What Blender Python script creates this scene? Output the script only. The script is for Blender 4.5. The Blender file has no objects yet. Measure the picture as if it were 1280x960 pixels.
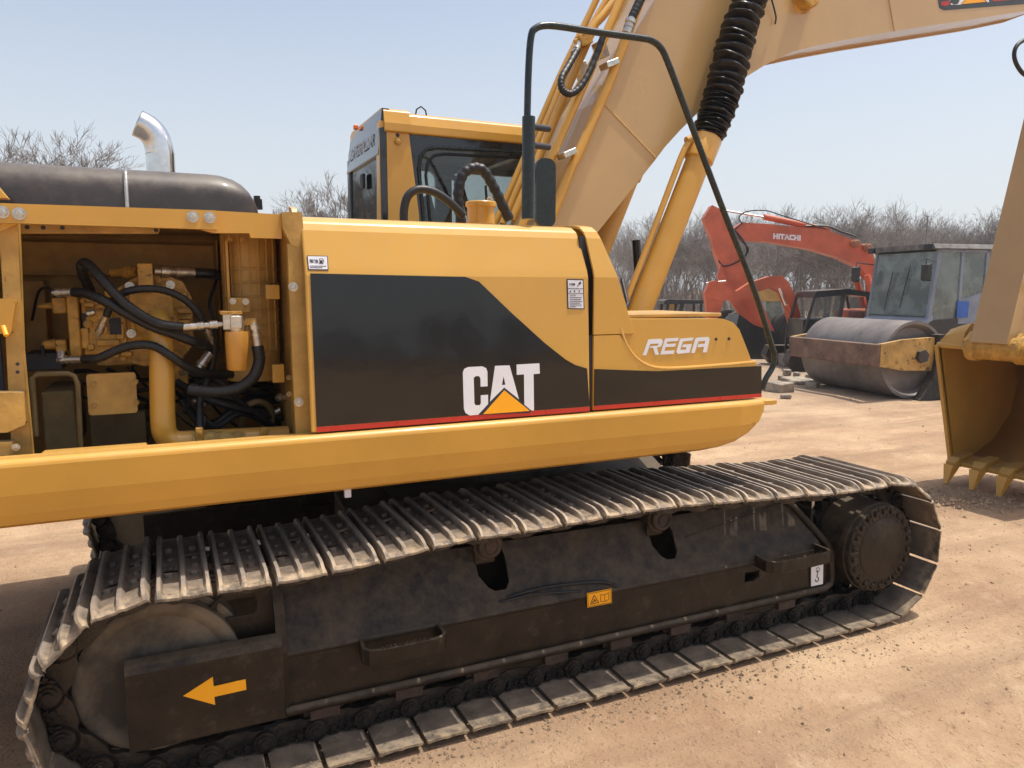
import bpy, bmesh, math, random
import numpy as np
from mathutils import Vector, Matrix, noise
R = math.radians
random.seed(11)
sc = bpy.context.scene
# ---------------------------------------------------------------- camera
F, HY, VX, CW, CH = 935., 362., 2680., 640., 480.
CAMH = 1.90
pitch = math.atan((CH-HY)/F)
yaw = math.atan((VX-CW)/math.hypot(F, CH-HY))
FW = Vector((math.cos(yaw), math.sin(yaw), 0)); RT = Vector((math.sin(yaw), -math.cos(yaw), 0)); UP = Vector((0, 0, 1))
FWD = FW*math.cos(pitch)-UP*math.sin(pitch); UPC = UP*math.cos(pitch)+FW*math.sin(pitch)
CP = Vector((0, 0, CAMH))
cam = bpy.data.cameras.new('camera'); camo = bpy.data.objects.new('camera', cam); sc.collection.objects.link(camo)
camo.matrix_world = Matrix(((RT.x, UPC.x, -FWD.x, 0), (RT.y, UPC.y, -FWD.y, 0), (RT.z, UPC.z, -FWD.z, CAMH), (0, 0, 0, 1)))
cam.sensor_width = 36; cam.lens = 36*F/1280; cam.clip_end = 3000; cam.clip_start = .05
sc.camera = camo
sc.render.resolution_x, sc.render.resolution_y = 1024, 768
# ---------------------------------------------------------------- light
SUN_AZ, SUN_EL = R(-15), R(72)          # azimuth from +X towards +Y
w = bpy.data.worlds.new('World'); sc.world = w; w.use_nodes = True
nt = w.node_tree; nt.nodes.clear()
sky = nt.nodes.new('ShaderNodeTexSky'); sky.sky_type = 'NISHITA'; sky.sun_disc = False
sky.sun_elevation = SUN_EL; sky.sun_rotation = math.pi/2-SUN_AZ
sky.air_density = 1.0; sky.dust_density = 5.0; sky.ozone_density = 1.0; sky.altitude = 50
bg = nt.nodes.new('ShaderNodeBackground'); bg.inputs[1].default_value = .12
wo = nt.nodes.new('ShaderNodeOutputWorld')
hz = nt.nodes.new('ShaderNodeMix'); hz.data_type = 'RGBA'; hz.inputs[0].default_value = .52      # thin even veil of winter haze over the whole sky
hz.inputs[7].default_value = (4.75, 5.05, 5.3, 1); nt.links.new(sky.outputs[0], hz.inputs[6])
tcs = nt.nodes.new('ShaderNodeTexCoord'); sps = nt.nodes.new('ShaderNodeSeparateXYZ'); nt.links.new(tcs.outputs['Generated'], sps.inputs[0])
hr_ = nt.nodes.new('ShaderNodeMapRange'); hr_.inputs[1].default_value = 0; hr_.inputs[2].default_value = .42; hr_.inputs[3].default_value = .88; hr_.inputs[4].default_value = .12      # haze thins with elevation
nt.links.new(sps.outputs[2], hr_.inputs[0]); nt.links.new(hr_.outputs[0], hz.inputs[0])
nt.links.new(hz.outputs[2], bg.inputs[0]); nt.links.new(bg.outputs[0], wo.inputs[0])
sl = bpy.data.lights.new('sun', 'SUN'); sl.energy = 2.9; sl.angle = R(.6); sl.color = (1, .95, .87)
so = bpy.data.objects.new('sun', sl); sc.collection.objects.link(so)
sd = Vector((math.cos(SUN_AZ)*math.cos(SUN_EL), math.sin(SUN_AZ)*math.cos(SUN_EL), math.sin(SUN_EL)))
so.rotation_euler = sd.to_track_quat('Z', 'Y').to_euler(); so.location = sd*40
sc.view_settings.view_transform = 'Standard'; sc.view_settings.look = 'None'
sc.view_settings.exposure = .64; sc.view_settings.gamma = 1
sc.cycles.max_bounces = 6; sc.cycles.use_denoising = True

# ---------------------------------------------------------------- measuring: a ray of the survey photo met with a vertical plane
def ray(x, y): return FWD*F+RT*(x-CW)-UPC*(y-CH)
def at(x, y, Y): d = ray(x, y); return CP+d*(Y/d.y)
def xz(x, y, Y): p = at(x, y, Y); return (p.x, p.z)
def far(x, y, D): d = ray(x, y); return CP+d*(D/d.dot(FW))        # plane facing the camera at horizontal distance D
def gnd(x, y, z=0): d = ray(x, y); return CP+d*((z-CAMH)/d.z)

# ---------------------------------------------------------------- materials
MATS = {}
def mat(name, col, rough=.5, metal=0, var=.12, vs=3., bump=0., bs=60., dust=0., dustcol=(.33, .25, .17), coat=0., col2=None, spots=None, trans=0, ior=1.45, rvar=.12, chips=0, chipcol=(.05, .04, .03), spec=.5):
    if name in MATS: return MATS[name]
    m = bpy.data.materials.new(name); m.use_nodes = True; t = m.node_tree; N = t.nodes; L = t.links
    b = N['Principled BSDF']; b.inputs['Metallic'].default_value = metal
    b.inputs['Coat Weight'].default_value = coat; b.inputs['Coat Roughness'].default_value = .08; b.inputs['IOR'].default_value = ior
    b.inputs['Transmission Weight'].default_value = trans; b.inputs['Specular IOR Level'].default_value = spec
    tc = N.new('ShaderNodeTexCoord')
    n1 = N.new('ShaderNodeTexNoise'); n1.inputs['Scale'].default_value = vs; n1.inputs['Detail'].default_value = 6; n1.inputs['Roughness'].default_value = .62
    L.new(tc.outputs['Object'], n1.inputs['Vector'])
    mx = N.new('ShaderNodeMix'); mx.data_type = 'RGBA'
    c = Vector(col); c2 = Vector(col2) if col2 else c*(1-2*var)
    c1 = c if col2 else c*(1+var)
    mr = N.new('ShaderNodeMapRange'); mr.inputs[1].default_value = .32; mr.inputs[2].default_value = .68
    L.new(n1.outputs[0], mr.inputs[0]); L.new(mr.outputs[0], mx.inputs[0])
    mx.inputs[6].default_value = (*c2, 1); mx.inputs[7].default_value = (*[min(1, v) for v in c1], 1)
    out = mx.outputs[2]
    def over(fac, colr, src):
        k = N.new('ShaderNodeMix'); k.data_type = 'RGBA'; L.new(fac, k.inputs[0]); L.new(src, k.inputs[6]); k.inputs[7].default_value = (*colr, 1); return k.outputs[2]
    if chips:
        n3 = N.new('ShaderNodeTexNoise'); n3.inputs['Scale'].default_value = 9; n3.inputs['Detail'].default_value = 9; n3.inputs['Roughness'].default_value = .75
        L.new(tc.outputs['Object'], n3.inputs['Vector'])
        r3 = N.new('ShaderNodeMapRange'); r3.inputs[1].default_value = 1-chips; r3.inputs[2].default_value = 1-chips+.03; L.new(n3.outputs[0], r3.inputs[0])
        out = over(r3.outputs[0], chipcol, out)
    rr = N.new('ShaderNodeMapRange'); rr.inputs[3].default_value = max(.02, rough-rvar); rr.inputs[4].default_value = min(1, rough+rvar)
    n2 = N.new('ShaderNodeTexNoise'); n2.inputs['Scale'].default_value = vs*2.3; n2.inputs['Detail'].default_value = 4
    L.new(tc.outputs['Object'], n2.inputs['Vector']); L.new(n2.outputs[0], rr.inputs[0]); ro = rr.outputs[0]
    if dust:
        g = N.new('ShaderNodeNewGeometry'); s = N.new('ShaderNodeSeparateXYZ'); L.new(g.outputs['Normal'], s.inputs[0])
        n4 = N.new('ShaderNodeTexNoise'); n4.inputs['Scale'].default_value = 13; n4.inputs['Detail'].default_value = 8; n4.inputs['Roughness'].default_value = .7
        L.new(tc.outputs['Object'], n4.inputs['Vector'])
        a = N.new('ShaderNodeMath'); a.operation = 'MULTIPLY_ADD'; L.new(s.outputs[2], a.inputs[0]); a.inputs[1].default_value = .45; L.new(n4.outputs[0], a.inputs[2])
        d = N.new('ShaderNodeMapRange'); d.inputs[1].default_value = .55; d.inputs[2].default_value = 1.0; d.inputs[4].default_value = dust; L.new(a.outputs[0], d.inputs[0])
        out = over(d.outputs[0], dustcol, out)
        k = N.new('ShaderNodeMix'); L.new(d.outputs[0], k.inputs[0]); L.new(ro, k.inputs[2]); k.inputs[3].default_value = .9; ro = k.outputs[0]
    L.new(out, b.inputs['Base Color']); L.new(ro, b.inputs['Roughness'])
    if bump:
        nb = N.new('ShaderNodeTexNoise'); nb.inputs['Scale'].default_value = bs; nb.inputs['Detail'].default_value = 5
        L.new(tc.outputs['Object'], nb.inputs['Vector'])
        bp = N.new('ShaderNodeBump'); bp.inputs['Strength'].default_value = bump; bp.inputs['Distance'].default_value = .01
        L.new(nb.outputs[0], bp.inputs['Height']); L.new(bp.outputs[0], b.inputs['Normal'])
    MATS[name] = m; return m

YEL = mat('yellow_paint', (.62, .325, .045), .33, var=.06, vs=1.6, bump=.08, bs=7, coat=.35, dust=.25, dustcol=(.5, .36, .2), chips=.275, chipcol=(.30, .17, .06))
YEL2 = mat('yellow_cast_paint', (.56, .30, .05), .42, var=.2, vs=14, bump=.6, bs=55, dust=.4, dustcol=(.36, .23, .10), chips=.38, chipcol=(.16, .09, .03))
YELD = mat('worn_yellow_paint', (.50, .29, .07), .5, var=.2, vs=5, bump=.2, bs=30, dust=.5, dustcol=(.4, .3, .18), chips=.36, chipcol=(.14, .07, .035))
DOOR = mat('door_yellow_paint', (.61, .335, .058), .3, var=.035, vs=1.2, bump=.10, bs=3.2, coat=.4, dust=.15, dustcol=(.5, .37, .22))
BLK = mat('glossy_black_vinyl', (.006, .005, .0045), .07, var=.2, vs=2, bump=.35, bs=2.2, coat=.35, rvar=.03, spec=.5)
RED = mat('red_vinyl', (.50, .035, .02), .3, var=.05)
WHT = mat('white_vinyl', (.78, .78, .80), .35, var=.03)
ORG = mat('orange_yellow_vinyl', (.98, .42, .008), .45, var=.03)
STK = mat('sticker_paper', (.72, .72, .76), .5, var=.04, vs=20)
INK = mat('dark_ink', (.03, .03, .04), .6, var=.05)
TRK = mat('undercarriage_paint', (.024, .016, .010), .42, var=.3, vs=7, bump=.3, bs=28, dust=.7, dustcol=(.16, .12, .08), coat=.0, rvar=.08, spec=.32)
TRK2 = mat('greasy_chain_steel', (.034, .030, .027), .24, metal=.5, var=.3, vs=14, bump=.3, bs=40, dust=.3, dustcol=(.10, .075, .05))
ROL = mat('rusty_roller_paint', (.055, .033, .024), .6, var=.35, vs=9, bump=.5, bs=70, dust=.4, dustcol=(.10, .072, .05))
RUB = mat('black_rubber', (.013, .013, .014), .45, var=.2, vs=12, bump=.15, bs=120, dust=.10, dustcol=(.16, .13, .1))
BEL = mat('bellows_fabric', (.007, .007, .009), .40, var=.3, vs=9, bump=.5, bs=35, dust=.0)
ZNC = mat('zinc_plated_steel', (.62, .58, .50), .33, metal=.9, var=.15, vs=25, bump=.2, bs=90)
CHR = mat('chromed_steel', (.74, .73, .71), .22, metal=1, var=.12, vs=9, rvar=.1, bump=.05, bs=20)
HND = mat('dark_green_black_paint', (.012, .019, .018), .28, var=.15, vs=9, coat=.1, bump=.1, bs=40)
ENG = mat('engine_hood_paint', (.045, .036, .031), .34, var=.4, vs=1.7, bump=.3, bs=6, dust=.4, dustcol=(.24, .20, .15), coat=.35, rvar=.18)
NAVY = mat('cab_black_paint', (.010, .013, .018), .14, var=.15, coat=.6, bump=.05, bs=6)
INTE = mat('cab_interior_grey', (.16, .16, .165), .7, var=.15, vs=5)
SEAT = mat('seat_cloth', (.05, .05, .055), .85, var=.2, vs=12)
OLV = mat('dull_olive_paint', (.17, .12, .045), .55, var=.2, vs=5, bump=.2, bs=30, dust=.3)
ORA = mat('orange_red_paint', (.56, .115, .048), .46, var=.16, vs=1.5, bump=.1, bs=6, dust=.3, dustcol=(.42, .2, .12), coat=.1)
DRUM = mat('polished_drum_steel', (.20, .18, .17), .5, metal=.25, var=.25, vs=2, bump=.15, bs=20, dust=.25, dustcol=(.25, .2, .15))
RUST = mat('rusty_brown_plate', (.17, .105, .075), .75, var=.3, vs=4, bump=.4, bs=25, chips=.36, chipcol=(.4, .22, .05), dust=.3)
BLU = mat('grey_blue_paint', (.22, .255, .32), .35, var=.15, vs=2, coat=.2, dust=.4, dustcol=(.33, .3, .27))
TYR = mat('tyre_rubber', (.020, .019, .018), .8, var=.3, vs=8, bump=.5, bs=40, dust=.55, dustcol=(.2, .15, .11))
DRK = mat('dark_machine_paint', (.02, .022, .024), .35, var=.2, vs=3, coat=.2, dust=.3)
BARK = mat('bare_bark', (.26, .225, .20), .9, var=.3, vs=6)
CONC = mat('rough_concrete', (.33, .28, .22), .9, var=.25, vs=6, bump=.6, bs=25)
FARY = mat('faded_yellow_paint', (.55, .34, .10), .5, var=.15, vs=3, dust=.3)
def glass(name, col, rough=.02, d0=.02, d1=.12, dc=(.35, .35, .33)):
    m = bpy.data.materials.new(name); m.use_nodes = True; t = m.node_tree; N = t.nodes; L = t.links; N.clear()
    o = N.new('ShaderNodeOutputMaterial'); tb = N.new('ShaderNodeBsdfTransparent'); tb.inputs[0].default_value = (*col, 1)
    gb = N.new('ShaderNodeBsdfGlossy'); gb.inputs['Roughness'].default_value = rough; gb.inputs[0].default_value = (.9, .95, .95, 1)
    fr = N.new('ShaderNodeFresnel'); fr.inputs[0].default_value = 1.5
    db = N.new('ShaderNodeBsdfDiffuse'); db.inputs[0].default_value = (*dc, 1)
    tc = N.new('ShaderNodeTexCoord'); nz = N.new('ShaderNodeTexNoise'); nz.inputs['Scale'].default_value = 3; nz.inputs['Detail'].default_value = 5; L.new(tc.outputs['Object'], nz.inputs['Vector'])
    mr = N.new('ShaderNodeMapRange'); mr.inputs[1].default_value = .4; mr.inputs[2].default_value = .8; mr.inputs[3].default_value = d0; mr.inputs[4].default_value = d1; L.new(nz.outputs[0], mr.inputs[0])
    m0 = N.new('ShaderNodeMixShader'); L.new(mr.outputs[0], m0.inputs[0]); L.new(tb.outputs[0], m0.inputs[1]); L.new(db.outputs[0], m0.inputs[2])
    m1 = N.new('ShaderNodeMixShader'); L.new(fr.outputs[0], m1.inputs[0]); L.new(m0.outputs[0], m1.inputs[1]); L.new(gb.outputs[0], m1.inputs[2]); L.new(m1.outputs[0], o.inputs[0])
    MATS[name] = m; return m
GLS = glass('window_glass', (.78, .82, .82)); GLSG = glass('tinted_green_glass', (.70, .82, .76), d0=.30, d1=.62, dc=(.42, .50, .47)); GLSR = glass('rear_window_glass', (.3, .36, .38))  # green glass film: dust plus sky reflection put into its pale colour

# ---------------------------------------------------------------- mesh helpers
def orig(p):
    v = Vector((0, 0, 0))
    while p is not None: v = v+p.location; p = p.parent
    return v
def empty(name, loc, label=None, cat=None, group=None, rz=0):
    o = bpy.data.objects.new(name, None); sc.collection.objects.link(o); o.location = loc; o.rotation_euler.z = rz; o.empty_display_size = .3
    tag(o, label, cat, group); return o
def tag(o, label=None, cat=None, group=None, kind=None):
    if label: o['label'] = label
    if cat: o['category'] = cat
    if group: o['group'] = group
    if kind: o['kind'] = kind
    return o
class MB:
    def __init__(s): s.v = []; s.f = []; s.sm = []
    def add(s, vs, fs, smooth=False):
        o = len(s.v); s.v += [tuple(v) for v in vs]; s.f += [tuple(i+o for i in f) for f in fs]; s.sm += [smooth]*len(fs); return s
    def box(s, a, b, M=None):
        x0, y0, z0 = [min(i, j) for i, j in zip(a, b)]; x1, y1, z1 = [max(i, j) for i, j in zip(a, b)]
        vs = [Vector(p) for p in ((x0, y0, z0), (x1, y0, z0), (x1, y1, z0), (x0, y1, z0), (x0, y0, z1), (x1, y0, z1), (x1, y1, z1), (x0, y1, z1))]
        if M: vs = [M@v for v in vs]
        return s.add(vs, [(0, 3, 2, 1), (4, 5, 6, 7), (0, 1, 5, 4), (1, 2, 6, 5), (2, 3, 7, 6), (3, 0, 4, 7)])
    def prism(s, pts, y0, y1, hole=None, smooth=False):      # pts in XZ, extruded along Y
        n = len(pts); ar = sum(pts[i][0]*pts[(i+1) % n][1]-pts[(i+1) % n][0]*pts[i][1] for i in range(n))
        if ar < 0: pts = list(pts)[::-1]
        vs = [(p[0], y0, p[1]) for p in pts]+[(p[0], y1, p[1]) for p in pts]
        s.add(vs, [tuple(range(n)), tuple(range(2*n-1, n-1, -1))])
        s.add(vs, [(i, n+i, n+(i+1) % n, (i+1) % n) for i in range(n)], smooth)
        return s
    def prism2(s, pa, pb, ya, yb):       # two different outlines (same count)
        n = len(pa); vs = [(p[0], ya, p[1]) for p in pa]+[(p[0], yb, p[1]) for p in pb]
        return s.add(vs, [tuple(range(n)), tuple(range(2*n-1, n-1, -1))]+[(i, n+i, n+(i+1) % n, (i+1) % n) for i in range(n)])
    def loft(s, rings, closed=True, caps=True, smooth=True):
        n = len(rings[0]); vs = [v for r in rings for v in r]; fs = []
        for k in range(len(rings)-1):
            for i in range(n if closed else n-1):
                a = k*n+i; b = k*n+(i+1) % n; fs.append((a, b, b+n, a+n))
        s.add(vs, fs, smooth)
        if caps: s.add(rings[0], [tuple(range(n))[::-1]]); s.add(rings[-1], [tuple(range(n))])
        return s
    def tube(s, pts, r, n=10, caps=True, smooth=True, flat=1.):
        pts = [Vector(p) for p in pts]; rs = r if isinstance(r, (list, tuple)) else [r]*len(pts)
        T = []
        for i in range(len(pts)):
            a = pts[max(0, i-1)]; b = pts[min(len(pts)-1, i+1)]; t = (b-a); T.append(t.normalized() if t.length > 1e-9 else Vector((0, 0, 1)))
        u = T[0].orthogonal().normalized(); rings = []
        for i, p in enumerate(pts):
            u = (u-T[i]*u.dot(T[i])); u = u.normalized() if u.length > 1e-6 else T[i].orthogonal().normalized()
            v = T[i].cross(u); rings.append([p+(u*math.cos(a)+v*math.sin(a))*rs[i] for a in [2*math.pi*k/n for k in range(n)]])
        return s.loft(rings, True, caps, smooth)
    def cyl(s, a, b, r, r2=None, n=20, smooth=True): return s.tube([a, b], [r, r if r2 is None else r2], n, True, smooth)
    def lathe(s, a, b, prof, n=24, smooth=True):    # prof: list of (t metres from a along ab, radius)
        a = Vector(a); d = (Vector(b)-a).normalized(); u = d.orthogonal().normalized(); v = d.cross(u)
        rings = [[a+d*t+(u*math.cos(k)+v*math.sin(k))*max(r, 1e-4) for k in [2*math.pi*i/n for i in range(n)]] for t, r in prof]
        return s.loft(rings, True, True, smooth)
    def grid(s, fn, nu, nv, smooth=True):
        vs = [fn(i/nu, j/nv) for i in range(nu+1) for j in range(nv+1)]
        return s.add(vs, [(i*(nv+1)+j, (i+1)*(nv+1)+j, (i+1)*(nv+1)+j+1, i*(nv+1)+j+1) for i in range(nu) for j in range(nv)], smooth)
    def mesh(s, name, off=Vector((0, 0, 0)), rot=None):
        me = bpy.data.meshes.new(name); vs = [Vector(v)-off for v in s.v]
        if rot: vs = [rot@v for v in vs]
        me.from_pydata([tuple(v) for v in vs], [], s.f)
        me.polygons.foreach_set('use_smooth', s.sm); me.update(); return me
    def build(s, name, m, parent=None, bevel=0, seg=2, label=None, local=False, solid=0, fixn=True, sharp=38):
        off = Vector((0, 0, 0)) if (local or parent is None) else orig(parent)
        me = s.mesh(name, off); me.materials.append(m)
        if fixn:
            bm = bmesh.new(); bm.from_mesh(me); bmesh.ops.recalc_face_normals(bm, faces=bm.faces); bm.to_mesh(me); bm.free()
        if any(s.sm): me.set_sharp_from_angle(angle=R(sharp))
        o = bpy.data.objects.new(name, me); sc.collection.objects.link(o); o.parent = parent
        if solid: k = o.modifiers.new('solid', 'SOLIDIFY'); k.thickness = solid; k.offset = 0
        if bevel:
            k = o.modifiers.new('bevel', 'BEVEL'); k.width = bevel; k.segments = seg; k.limit_method = 'ANGLE'; k.angle_limit = R(35); k.harden_normals = True; k.use_clamp_overlap = True
        if label: o['label'] = label
        return o
def crom(pts, k=8):
    P = [Vector(p) for p in pts]; P = [P[0]*2-P[1]]+P+[P[-1]*2-P[-2]]; out = []
    for i in range(1, len(P)-2):
        for j in range(k):
            t = j/k; a, b, c, d = P[i-1:i+3]
            out.append(.5*((2*b)+(c-a)*t+(2*a-5*b+4*c-d)*t*t+(3*b-a-3*c+d)*t**3))
    out.append(P[-2]); return out
def wrap(path, r, step=3, amt=.08): return [r*(1+amt*(1 if (i//step) % 2 else -.3)) for i in range(len(path))]
def holed(outer, holes, y0, y1):
    """plate in the XZ plane with holes, from y0 to y1"""
    bm = bmesh.new(); es = []
    for loop in [outer]+holes:
        vs = [bm.verts.new((p[0], y0, p[1])) for p in loop]
        for i in range(len(vs)): es.append(bm.edges.new((vs[i], vs[(i+1) % len(vs)])))
    r = bmesh.ops.triangle_fill(bm, use_beauty=True, use_dissolve=False, edges=es, normal=(0, -1, 0))
    fs = [g for g in r['geom'] if isinstance(g, bmesh.types.BMFace)]
    e = bmesh.ops.extrude_face_region(bm, geom=fs); bmesh.ops.translate(bm, vec=(0, y1-y0, 0), verts=[g for g in e['geom'] if isinstance(g, bmesh.types.BMVert)])
    bm.verts.index_update(); mb = MB(); mb.add([v.co[:] for v in bm.verts], [tuple(v.index for v in f.verts) for f in bm.faces]); bm.free(); return mb
def rrect(x0, z0, x1, z1, r, n=4):
    out = []
    for cx, cz, a in ((x1-r, z1-r, 0), (x0+r, z1-r, 90), (x0+r, z0+r, 180), (x1-r, z0+r, 270)):
        for i in range(n+1): t = R(a+90*i/n); out.append((cx+r*math.cos(t), cz+r*math.sin(t)))
    return out
def circ(cx, cz, r, n=20): return [(cx+r*math.cos(2*math.pi*i/n), cz+r*math.sin(2*math.pi*i/n)) for i in range(n)]
def plate(name, px, Y, th, m, parent, bevel=0, **k): return MB().prism([xz(*p, Y) for p in px], Y, Y+th).build(name, m, parent, bevel, **k)
def share(src, name, parent, M=None, loc=None):
    o = bpy.data.objects.new(name, src.data); sc.collection.objects.link(o); o.parent = parent
    if M is not None: o.matrix_local = M
    if loc is not None: o.location = loc
    return o
_bolt = {}
def bolt(parent, p, r=.012, m=None, d=(0, -1, 0), name='bolt'):
    """hexagon bolt with washer at world point p, head pointing along d (one shared mesh per size)"""
    m = m or ZNC; k = (round(r, 4), m.name)
    if k not in _bolt:
        b = MB(); b.cyl((0, 0, 0), (0, 0, r*.18), r*1.3, n=18, smooth=False); b.cyl((0, 0, r*.18), (0, 0, r*.9), r, r*.97, n=6, smooth=False); b.cyl((0, 0, r*.9), (0, 0, r*.98), r*.7, r*.5, n=12, smooth=False)
        me = b.mesh('bolt'); me.materials.append(m); _bolt[k] = me
    o = bpy.data.objects.new(name, _bolt[k]); sc.collection.objects.link(o); o.parent = parent
    q = Vector(d).to_track_quat('Z', 'Y').to_matrix().to_4x4(); q.translation = Vector(p)-orig(parent); o.matrix_local = q; return o
def textmesh(body, size, name, m, parent, M, ext=.0008):
    c = bpy.data.curves.new(name, 'FONT'); c.body = body; c.size = size; c.extrude = ext; t = bpy.data.objects.new('t', c); sc.collection.objects.link(t)
    bpy.context.view_layer.update(); dg = bpy.context.evaluated_depsgraph_get(); me = bpy.data.meshes.new_from_object(t.evaluated_get(dg)); bpy.data.objects.remove(t)
    me.materials.clear(); me.materials.append(m); o = bpy.data.objects.new(name, me); sc.collection.objects.link(o); o.parent = parent; o.matrix_local = M; return o
# ================================================================ GROUND
def build_ground():
    nr, na = 330, 620; r = np.concatenate([[0], np.geomspace(.5, 1500, nr)]); cx, cy = 2., 1.0
    a = np.linspace(0, 2*math.pi, na, endpoint=False)
    vs = [(cx, cy, 0)]
    def h(x, y, d):
        f = 1/(1+(d/25)**2)
        z = noise.noise(Vector((x*.35, y*.35, 3)))*.035+noise.noise(Vector((x*1.3, y*1.3, 1)))*.014
        z += (noise.noise(Vector((x*5, y*5, 7)))*.011+noise.noise(Vector((x*14, y*14, 2)))*.007)*f
        # ruts left by wheels, roughly along the yard
        u = y*.93-x*.36
        z += -.012*math.exp(-((u-3.2+.25*math.sin(x*.4))/.16)**2)*(1 if x > 5 else 0)
        s1 = math.sin((x*.93+y*.36)*19+math.sin(u*2)*1.2)
        if d < 22:
            for uc, wd in ((.35, .17), (-1.45, .17), (5.9, .2), (7.7, .2)):
                q_ = (u-uc-.35*math.sin(x*.23+uc))/wd
                if abs(q_) < 1.6 and not (-1.1 < x < 4.6 and 2.3 < y < 6.3): z += (-.010+.007*(1 if s1*math.copysign(1, q_) > 0 else -.3))*math.exp(-q_**4)
        if d > 60: z += noise.noise(Vector((x*.01, y*.01, 0)))*.25*min(1, (d-60)/60)
        # flattened where the tracks stand
        if -1.1 < x < 4.6 and 2.3 < y < 6.3: z *= .25
        return z-.012
    for rr in r[1:]:
        for t in a:
            x = cx+rr*math.cos(t); y = cy+rr*math.sin(t); vs.append((x, y, h(x, y, rr)))
    fs = [(0, 1+i, 1+(i+1) % na) for i in range(na)]
    for k in range(nr-1):
        o = 1+k*na
        fs += [(o+i, o+na+i, o+na+(i+1) % na, o+(i+1) % na) for i in range(na)]
    me = bpy.data.meshes.new('ground'); me.from_pydata(vs, [], fs); me.polygons.foreach_set('use_smooth', [True]*len(fs))
    m = bpy.data.materials.new('sandy_dirt'); m.use_nodes = True; t = m.node_tree; N = t.nodes; L = t.links; b = N['Principled BSDF']
    tc = N.new('ShaderNodeTexCoord')
    def nz(s, d=8, rg=.6, dist=0, vec=None):
        n = N.new('ShaderNodeTexNoise'); n.inputs['Scale'].default_value = s; n.inputs['Detail'].default_value = d; n.inputs['Roughness'].default_value = rg; n.inputs['Distortion'].default_value = dist
        L.new(vec or tc.outputs['Object'], n.inputs['Vector']); return n.outputs[0]
    def rng(v, a, b_, c=0, d=1):
        r_ = N.new('ShaderNodeMapRange'); r_.inputs[1].default_value = a; r_.inputs[2].default_value = b_; r_.inputs[3].default_value = c; r_.inputs[4].default_value = d; L.new(v, r_.inputs[0]); return r_.outputs[0]
    def mix(f, a, b_):
        k = N.new('ShaderNodeMix'); k.data_type = 'RGBA'; L.new(f, k.inputs[0])
        for s_, i in ((a, 6), (b_, 7)):
            if isinstance(s_, tuple): k.inputs[i].default_value = (*s_, 1)
            else: L.new(s_, k.inputs[i])
        return k.outputs[2]
    mp = N.new('ShaderNodeMapping'); mp.inputs['Rotation'].default_value = (0, 0, R(-20)); mp.inputs['Scale'].default_value = (.35, 2.2, 1); L.new(tc.outputs['Object'], mp.inputs[0])
    c = mix(rng(nz(.6, 9, .7), .38, .62), (.33, .21, .125), (.50, .35, .215))
    c = mix(rng(nz(1.1, 7, .65, .4, mp.outputs[0]), .46, .66, 0, .8), c, (.27, .175, .11))          # scraped streaks
    c = mix(rng(nz(3.2, 9, .7), .56, .74, 0, .55), c, (.58, .43, .29))                                # dry pale crust
    c = mix(rng(nz(24, 4, .7), .60, .70, 0, .7), c, (.20, .13, .08))                                  # crumbs
    c = mix(rng(nz(90, 3, .7), .60, .75, 0, .5), c, (.62, .48, .33))
    # greyer packed dirt towards the back of the yard
    sp = N.new('ShaderNodeSeparateXYZ'); L.new(tc.outputs['Object'], sp.inputs[0])
    ad = N.new('ShaderNodeMath'); ad.operation = 'MULTIPLY_ADD'; L.new(nz(.25, 5), ad.inputs[0]); ad.inputs[1].default_value = 6; L.new(sp.outputs[1], ad.inputs[2])
    c = mix(rng(ad.outputs[0], 10.5, 15, 0, .75), c, (.30, .235, .175))
    L.new(c, b.inputs['Base Color']); b.inputs['Roughness'].default_value = .95; b.inputs['Specular IOR Level'].default_value = .2
    hsum = N.new('ShaderNodeMath'); hsum.operation = 'ADD'; L.new(nz(22, 9, .72), hsum.inputs[0])
    vo = N.new('ShaderNodeTexVoronoi'); vo.inputs['Scale'].default_value = 38; L.new(tc.outputs['Object'], vo.inputs[0])
    vr = rng(vo.outputs[0], 0, .35, .35, 0); L.new(vr, hsum.inputs[1])
    bp = N.new('ShaderNodeBump'); bp.inputs['Strength'].default_value = .9; bp.inputs['Distance'].default_value = .024; L.new(hsum.outputs[0], bp.inputs['Height']); L.new(bp.outputs[0], b.inputs['Normal'])
    me.materials.append(m); o = bpy.data.objects.new('ground', me); sc.collection.objects.link(o); o['kind'] = 'structure'; o['label'] = 'packed sandy dirt of the machinery yard'
    # loose pebbles and clods: nobody could count them
    mb = MB(); rnd = random.Random(5)
    for i in range(4600):
        if i < 2600: x = rnd.uniform(.2, 9); y = rnd.uniform(.7, 4.6)**1.0
        else: x = rnd.uniform(-3, 16); y = rnd.uniform(1, 13)
        if -.7 < x < 4.2 and 2.72 < y < 6: continue
        s = rnd.choice([.004, .005, .006, .008, .012])*rnd.uniform(.6, 1.4)*(1+.06*y)
        if rnd.random() < .015: s *= 2.2
        q = rnd.uniform(0, 6.3); c_ = math.cos(q)*s; d_ = math.sin(q)*s; hh = s*rnd.uniform(.5, 1.1)
        z = h(x, y, math.hypot(x-cx, y-cy))-s*.15
        k1, k2 = rnd.uniform(.6, 1.3), rnd.uniform(.5, 1)
        vs = [(x+c_*k1, y+d_*k1, z), (x-d_*k2, y+c_*k2, z), (x-c_, y-d_, z), (x+d_, y-c_, z), (x+c_*.3, y+d_*.5, z+hh), (x-c_*.4, y-d_*.2, z+hh*.8)]
        mb.add(vs, [(0, 1, 4), (1, 5, 4), (1, 2, 5), (2, 3, 5), (3, 4, 5), (3, 0, 4)], False)
    o = mb.build('gravel', mat('clod_dirt', (.44, .30, .18), .95, var=.4, vs=2.5), None, fixn=True)
    tag(o, 'loose pebbles and clods of earth scattered over the dirt', 'gravel', kind='stuff')
build_ground()

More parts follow.
